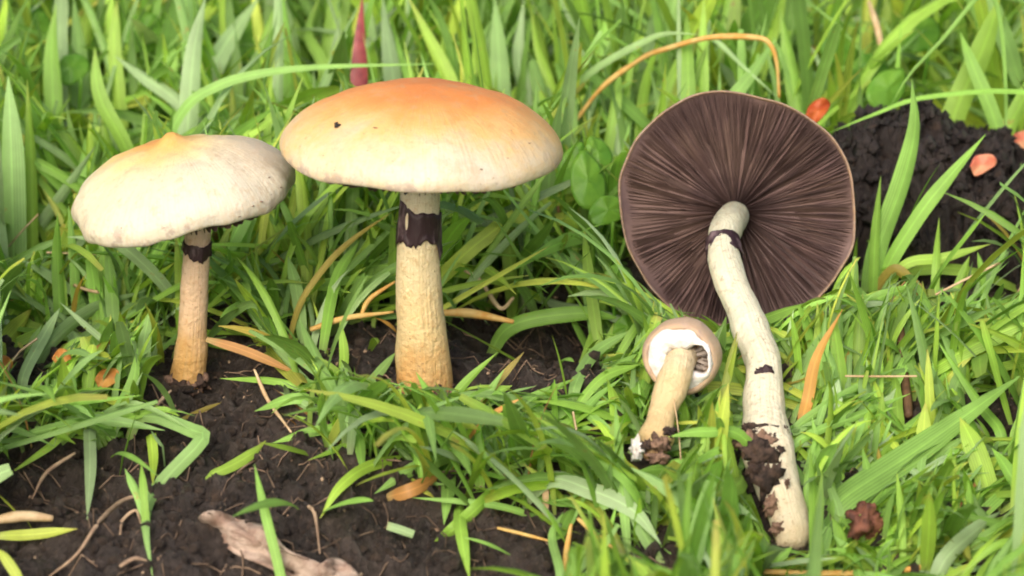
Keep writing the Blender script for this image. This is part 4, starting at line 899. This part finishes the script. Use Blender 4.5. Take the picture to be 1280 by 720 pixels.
# ------------------------------------------------------------------ rootlets on the soil
def rootlet(label, pts, wpx=5, y0='g', dy=-1.0, mat='root'):
    return straw(label, pts, y0, dy, wpx, mat, 0.4, 'rootlet', 'root', 'rootlets on the soil')
rootlet('long pale brown rootlet arching over the soil, lower left', [(178, 617), (150, 628), (122, 655), (96, 693), (60, 722)], 6, -9.2, -1.8)
rootlet('short curved brown rootlet below the lower left tuft', [(94, 566), (58, 591), (40, 624)], 5, -8.4, -0.8)
rootlet('upright greyish rootlet right of the dead leaf', [(385, 632), (394, 650), (400, 692)], 6, -10, -0.6)
rootlet('thin pale rootlet loop just right of the drooping blade, lower left', [(150, 668), (154, 650), (170, 638), (176, 655)], 5, -10.2, -0.2)
rootlet('wiry brown rootlet beside the foot of the cream mushroom', [(193, 512), (202, 500), (214, 488)], 6, -6.4, 0.3)
rootlet('small whitish rootlet at the bottom below the drooping blade', [(150, 708), (168, 698), (184, 701)], 6, -12, 0.1)
# ------------------------------------------------------------------ leaves, petals
def leaf_shape(name, label, cat, outline, y0, dy, mat, curl=0.12, group=None, thick=0.03, lay=True, parent=None):
    """leaf through outline points of the photo; y from y0 (top of outline) to y0+dy (bottom); curled, with thickness"""
    o_ = np.array(outline, float); cpx = o_.mean(0); pmin, pmax = o_[:, 1].min(), o_[:, 1].max()
    K = 7; V = []; n = len(o_) * 4
    oo = catmull(np.vstack([o_, o_[:1]]), n + 1)[:-1]
    for i in range(K + 1):
        s = i / K
        for j in range(n):
            q = cpx + (oo[j] - cpx) * s; f = (q[1] - pmin) / max(1, pmax - pmin)
            p = at_y(q[0], q[1], yfree(q[0], q[1], y0 + dy * f, 0.12)); e = fbm(q[0] * 0.03, q[1] * 0.03, 0, 2, 91)
            p = p + np.array([0, -1, 0.6]) * (curl * (s * s) * math.sin(3 * 2 * math.pi * j / n + 1) * 0.6 + curl * float(e))
            if lay: p[2] = max(p[2], float(macro(p[0], p[1])) - 0.1)
            V.append(p)
    V = np.array(V); b = V[0].copy()
    F = [(i * n + j, (i + 1) * n + j, (i + 1) * n + (j + 1) % n, i * n + (j + 1) % n) for i in range(K) for j in range(n)]
    o = mesh_obj(name, V - b, F, M[mat], parent); o.location = Vector(b)
    md = o.modifiers.new('thick', 'SOLIDIFY'); md.thickness = thick
    return tag(o, label, cat, group) if parent is None else o
leaf_shape('dead_leaf', 'crumpled pale brown dead leaf lying on soil at the bottom', 'leaf', [(248, 646), (268, 640), (300, 648), (338, 662), (362, 690), (395, 702), (440, 722), (380, 730), (330, 708), (290, 690), (262, 664)], -9.4, -2.2, 'dead_leaf', 0.22)
leaf_shape('petal', 'curled orange-red petal at the upper edge of the gilled cap', 'petal', [(1006, 146), (1012, 132), (1026, 122), (1038, 126), (1034, 140), (1020, 153)], 2.4, -0.3, 'red_petal', 0.12, 'fallen petals', lay=False)
yp_ = float(on_mesh(heap, Matrix.Translation(Vector(base)), 1230, 212)[0][1]) - 0.15
leaf_shape('petal', 'salmon pink petal on the right shoulder of the dung heap', 'petal', [(1212, 208), (1220, 194), (1238, 192), (1247, 202), (1234, 214), (1220, 220)], yp_, -0.25, 'pink_petal', 0.12, 'fallen petals', lay=False)
leaf_shape('petal', 'pale pink petal cut off by the right edge of the picture', 'petal', [(1260, 176), (1272, 166), (1290, 168), (1292, 188), (1272, 190)], 4.2, -0.4, 'pink_petal', 0.12, 'fallen petals', lay=False)
leaf_shape('petal', 'small red petal deep in the upper right grass', 'petal', [(998, 66), (1008, 58), (1022, 58), (1020, 68), (1006, 72)], 8.5, -0.4, 'red_petal', 0.12, 'fallen petals', lay=False)
leaf_shape('dead_leaf', 'small orange dead leaf in grass left of the cream mushroom foot', 'leaf', [(118, 474), (126, 462), (144, 460), (150, 470), (138, 482), (124, 486)], -6.6, -0.3, 'orange_leaf', 0.1, lay=False)
leaf_shape('dead_leaf', 'tiny orange-brown dead leaf among blades near the left edge', 'leaf', [(66, 450), (74, 438), (86, 440), (88, 454), (76, 460)], -6.2, -0.3, 'orange_leaf', 0.1, lay=False)
leaf_shape('dead_leaf', 'orange-brown dead leaf cut by the left edge, middle height', 'leaf', [(-8, 452), (6, 446), (18, 454), (10, 464), (-8, 466)], -5.8, -0.3, 'orange_leaf', 0.1, lay=False)
leaf_shape('dead_leaf', 'brownish dead leaf fragment at the bottom edge right of the big dead leaf', 'leaf', [(400, 706), (420, 698), (442, 712), (450, 730), (404, 730)], -11.3, -0.6, 'dead_leaf', 0.1)
lump('withered_flower', P3(1080, 652, yfree(1080, 652, -10.2, 0.3)), (0.28, 0.26, 0.27), M['brown_head'], None, None, 44, 0.5, 2.2, 16)
tag(bpy.data.objects['withered_flower'], 'withered reddish brown round flower head in the lower right grass', 'flower head')

# broad-leaved weeds
def weed(label, items):
    p0 = at_y(items[0][0], items[0][1], items[0][2]); p0[2] = hz(p0[0], p0[1])
    t = empty('broadleaf_weed', p0, label, 'weed', 'broad-leaved weeds in the grass')
    for (px, py, y, lx, ly, rot) in items:
        c, s = math.cos(R(rot)), math.sin(R(rot)); K = 6; n = 22; V = []
        ctr = at_y(px, py, y)
        for i in range(K + 1):
            q = i / K
            for j in range(n):
                a = 2 * math.pi * j / n; ex = q * math.cos(a) * lx * (1 - 0.18 * math.sin(a)); ey = q * math.sin(a) * ly
                X = ex * c - ey * s; Yp = ex * s + ey * c
                V.append(at_y(px + X, py - Yp, y + 0.010 * Yp + 0.006 * X) + np.array([0, -1, 0.5]) * (-0.10 * abs(math.cos(a)) * q + 0.03 * math.sin(5 * a) * q))
        V = np.array(V) - p0
        F = [(i * n + j, (i + 1) * n + j, (i + 1) * n + (j + 1) % n, i * n + (j + 1) % n) for i in range(K) for j in range(n)]
        o = mesh_obj('leaf', V, F, M['leaf'], t); md = o.modifiers.new('thick', 'SOLIDIFY'); md.thickness = 0.02
        bot = at_y(px + ly * s, py + ly * c * 0.9, y - 0.005 * ly); gp = np.array([bot[0] * 0.7 + p0[0] * 0.3, bot[1] + 0.2, 0]); gp[2] = hz(gp[0], gp[1])
        tube('leaf_stalk', [bot, (bot + gp) / 2 + np.array([0.05, 0, 0]), gp], [0.04, 0.04, 0.05], M['leaf'], t, 8, 6, 0, p0)
weed('round-leaved bright green weed between the orange cap and the gilled cap', [(735, 225, -0.5, 22, 38, 10), (715, 205, 0.5, 16, 30, -25), (760, 262, -1.0, 26, 18, 20), (748, 190, 0.8, 15, 22, 30)])
weed('broad-leaved weed in the upper right grass above the dung heap', [(1110, 110, 5, 22, 30, -40), (1150, 40, 8, 26, 24, 30), (1085, 85, 6.5, 26, 18, 20), (1050, 60, 8, 24, 20, -20)])
weed('small round-leaved weed at the lower left rim of the gilled cap', [(785, 408, -3.2, 20, 15, 20), (770, 345, -2.4, 15, 17, -20), (808, 388, -2.9, 14, 11, 10)])
weed('broad-leaved weed in the far upper left grass', [(40, 30, 9, 22, 26, 20), (180, 40, 9, 26, 26, -30), (305, 45, 9, 24, 28, 20), (90, 85, 7, 22, 18, 40)])

# ------------------------------------------------------------------ soil crumbs and plant litter (nobody could count them)
def scatter_lumps(name, N, xr, yr, smin, smax, mat, seed, label, cat):
    rng = np.random.default_rng(seed); t = (1 + 5 ** 0.5) / 2
    iv = norm(np.array([(-1, t, 0), (1, t, 0), (-1, -t, 0), (1, -t, 0), (0, -1, t), (0, 1, t), (0, -1, -t), (0, 1, -t), (t, 0, -1), (t, 0, 1), (-t, 0, -1), (-t, 0, 1)], float))
    fi = np.array([(0, 11, 5), (0, 5, 1), (0, 1, 7), (0, 7, 10), (0, 10, 11), (1, 5, 9), (5, 11, 4), (11, 10, 2), (10, 7, 6), (7, 1, 8), (3, 9, 4), (3, 4, 2), (3, 2, 6), (3, 6, 8), (3, 8, 9), (4, 9, 5), (2, 4, 11), (6, 2, 10), (8, 6, 7), (9, 8, 1)])
    x = rng.uniform(*xr, N); y = rng.uniform(*yr, N); s = smin + (smax - smin) * rng.uniform(0, 1, N) ** 3
    z = height(x, y) + s * 0.25
    V = iv[None] * (1 + rng.normal(0, 0.25, (N, 12, 1))) * (s[:, None, None] * rng.uniform(0.6, 1.3, (N, 1, 3))) + np.stack([x, y, z], -1)[:, None]
    F = (fi[None] + (np.arange(N) * 12)[:, None, None]).reshape(-1, 3)
    o = mesh_obj(name, V.reshape(-1, 3), F, mat, smooth=False); return tag(o, label, cat, kind='stuff')
scatter_lumps('soil_crumbs', 16000, (-14, 14), (-16, 2), 0.02, 0.13, M['crumb'], 3, 'loose dark soil crumbs lying on the bare ground', 'soil')
scatter_lumps('pale_grit', 1500, (-14, 14), (-16, 2), 0.012, 0.05, M['root'], 13, 'pale bits of chaff and grit strewn over the soil', 'grit')
def scatter_fibres(name, N, xr, yr, mat, seed, label, cat, rr=(0.008, 0.022), LL=(0.4, 1.8), grass=False):
    rng = np.random.default_rng(seed); S = 6
    x = rng.uniform(*xr, N); y = rng.uniform(*yr, N); a = rng.uniform(0, 2 * math.pi, N); L = rng.uniform(*LL, N); k = rng.normal(0, 1.0, N); r = rng.uniform(*rr, N)
    if grass:
        px_, py_, _ = proj(np.stack([x, y, height(x, y)], -1)); okk = ~soilm[np.clip(py_, 0, 719).astype(int), np.clip(px_, 0, 1279).astype(int)] & ((py_ < 560) | (px_ > 690))
        okk &= prot[np.clip(py_ - 20, 0, 719).astype(int), np.clip(px_, 0, 1279).astype(int)] < -100
        x, y, a, L, k, r = [q[okk] for q in (x, y, a, L, k * 0.3, r)]; N = len(x)
    s = np.linspace(-0.5, 0.5, S)[None]; ang = a[:, None] + k[:, None] * s
    X = x[:, None] + np.cos(ang) * s * L[:, None]; Y = y[:, None] + np.sin(ang) * s * L[:, None]; Z = (height(x, y)[:, None] + X * 0 if grass else height(X, Y)) + r[:, None] + rng.uniform(0, 0.06, N)[:, None] + (rng.uniform(0.2, 1.4, N)[:, None] + s * rng.normal(0, 0.8, N)[:, None] if grass else 0)
    c = np.stack([X, Y, Z], -1); T = norm(np.gradient(c, axis=1)); sd = norm(np.cross(T, [0, 0, 1.0])); up = np.cross(sd, T)
    V = np.stack([c + r[:, None, None] * (sd * math.cos(q) + up * math.sin(q)) for q in (R(90), R(210), R(330))], 2).reshape(-1, 3)
    F = []
    base_ = (np.arange(N)[:, None] * S * 3 + np.arange(S - 1)[None] * 3).reshape(-1)
    F = np.concatenate([np.stack([base_ + j, base_ + (j + 1) % 3, base_ + 3 + (j + 1) % 3, base_ + 3 + j], -1) for j in range(3)])
    o = mesh_obj(name, V, F, mat); return tag(o, label, cat, kind='stuff')
scatter_fibres('plant_litter', 900, (-14, 14), (-16, 4), M['fibre'], 8, 'thin brown plant fibres littering the soil', 'plant litter')
scatter_fibres('straw_litter', 70, (-16, 16), (-12, 14), M['straw_pale'], 9, 'bits of straw caught low in the grass', 'plant litter', (0.015, 0.04), (0.8, 2.6), True)

hv = np.stack([cx, cy2, czz], -1).reshape(-1, 3); rg = np.random.default_rng(77); sel = hv[rg.choice(len(hv), 4000)]
tt_ = (1 + 5 ** 0.5) / 2
oc = np.array([(1, 0, 0), (-1, 0, 0), (0, 1, 0), (0, -1, 0), (0, 0, 1), (0, 0, -1)], float)
of = np.array([(0, 2, 4), (2, 1, 4), (1, 3, 4), (3, 0, 4), (2, 0, 5), (1, 2, 5), (3, 1, 5), (0, 3, 5)])
sz = 0.03 + 0.14 * rg.uniform(0, 1, 4000) ** 3
CV = sel[:, None] + oc[None] * (1 + rg.normal(0, 0.3, (4000, 6, 1))) * sz[:, None, None] - base
tag(mesh_obj('crumbs', CV.reshape(-1, 3), (of[None] + (np.arange(4000) * 6)[:, None, None]).reshape(-1, 3), M['clod'], heap, smooth=False), kind='stuff')
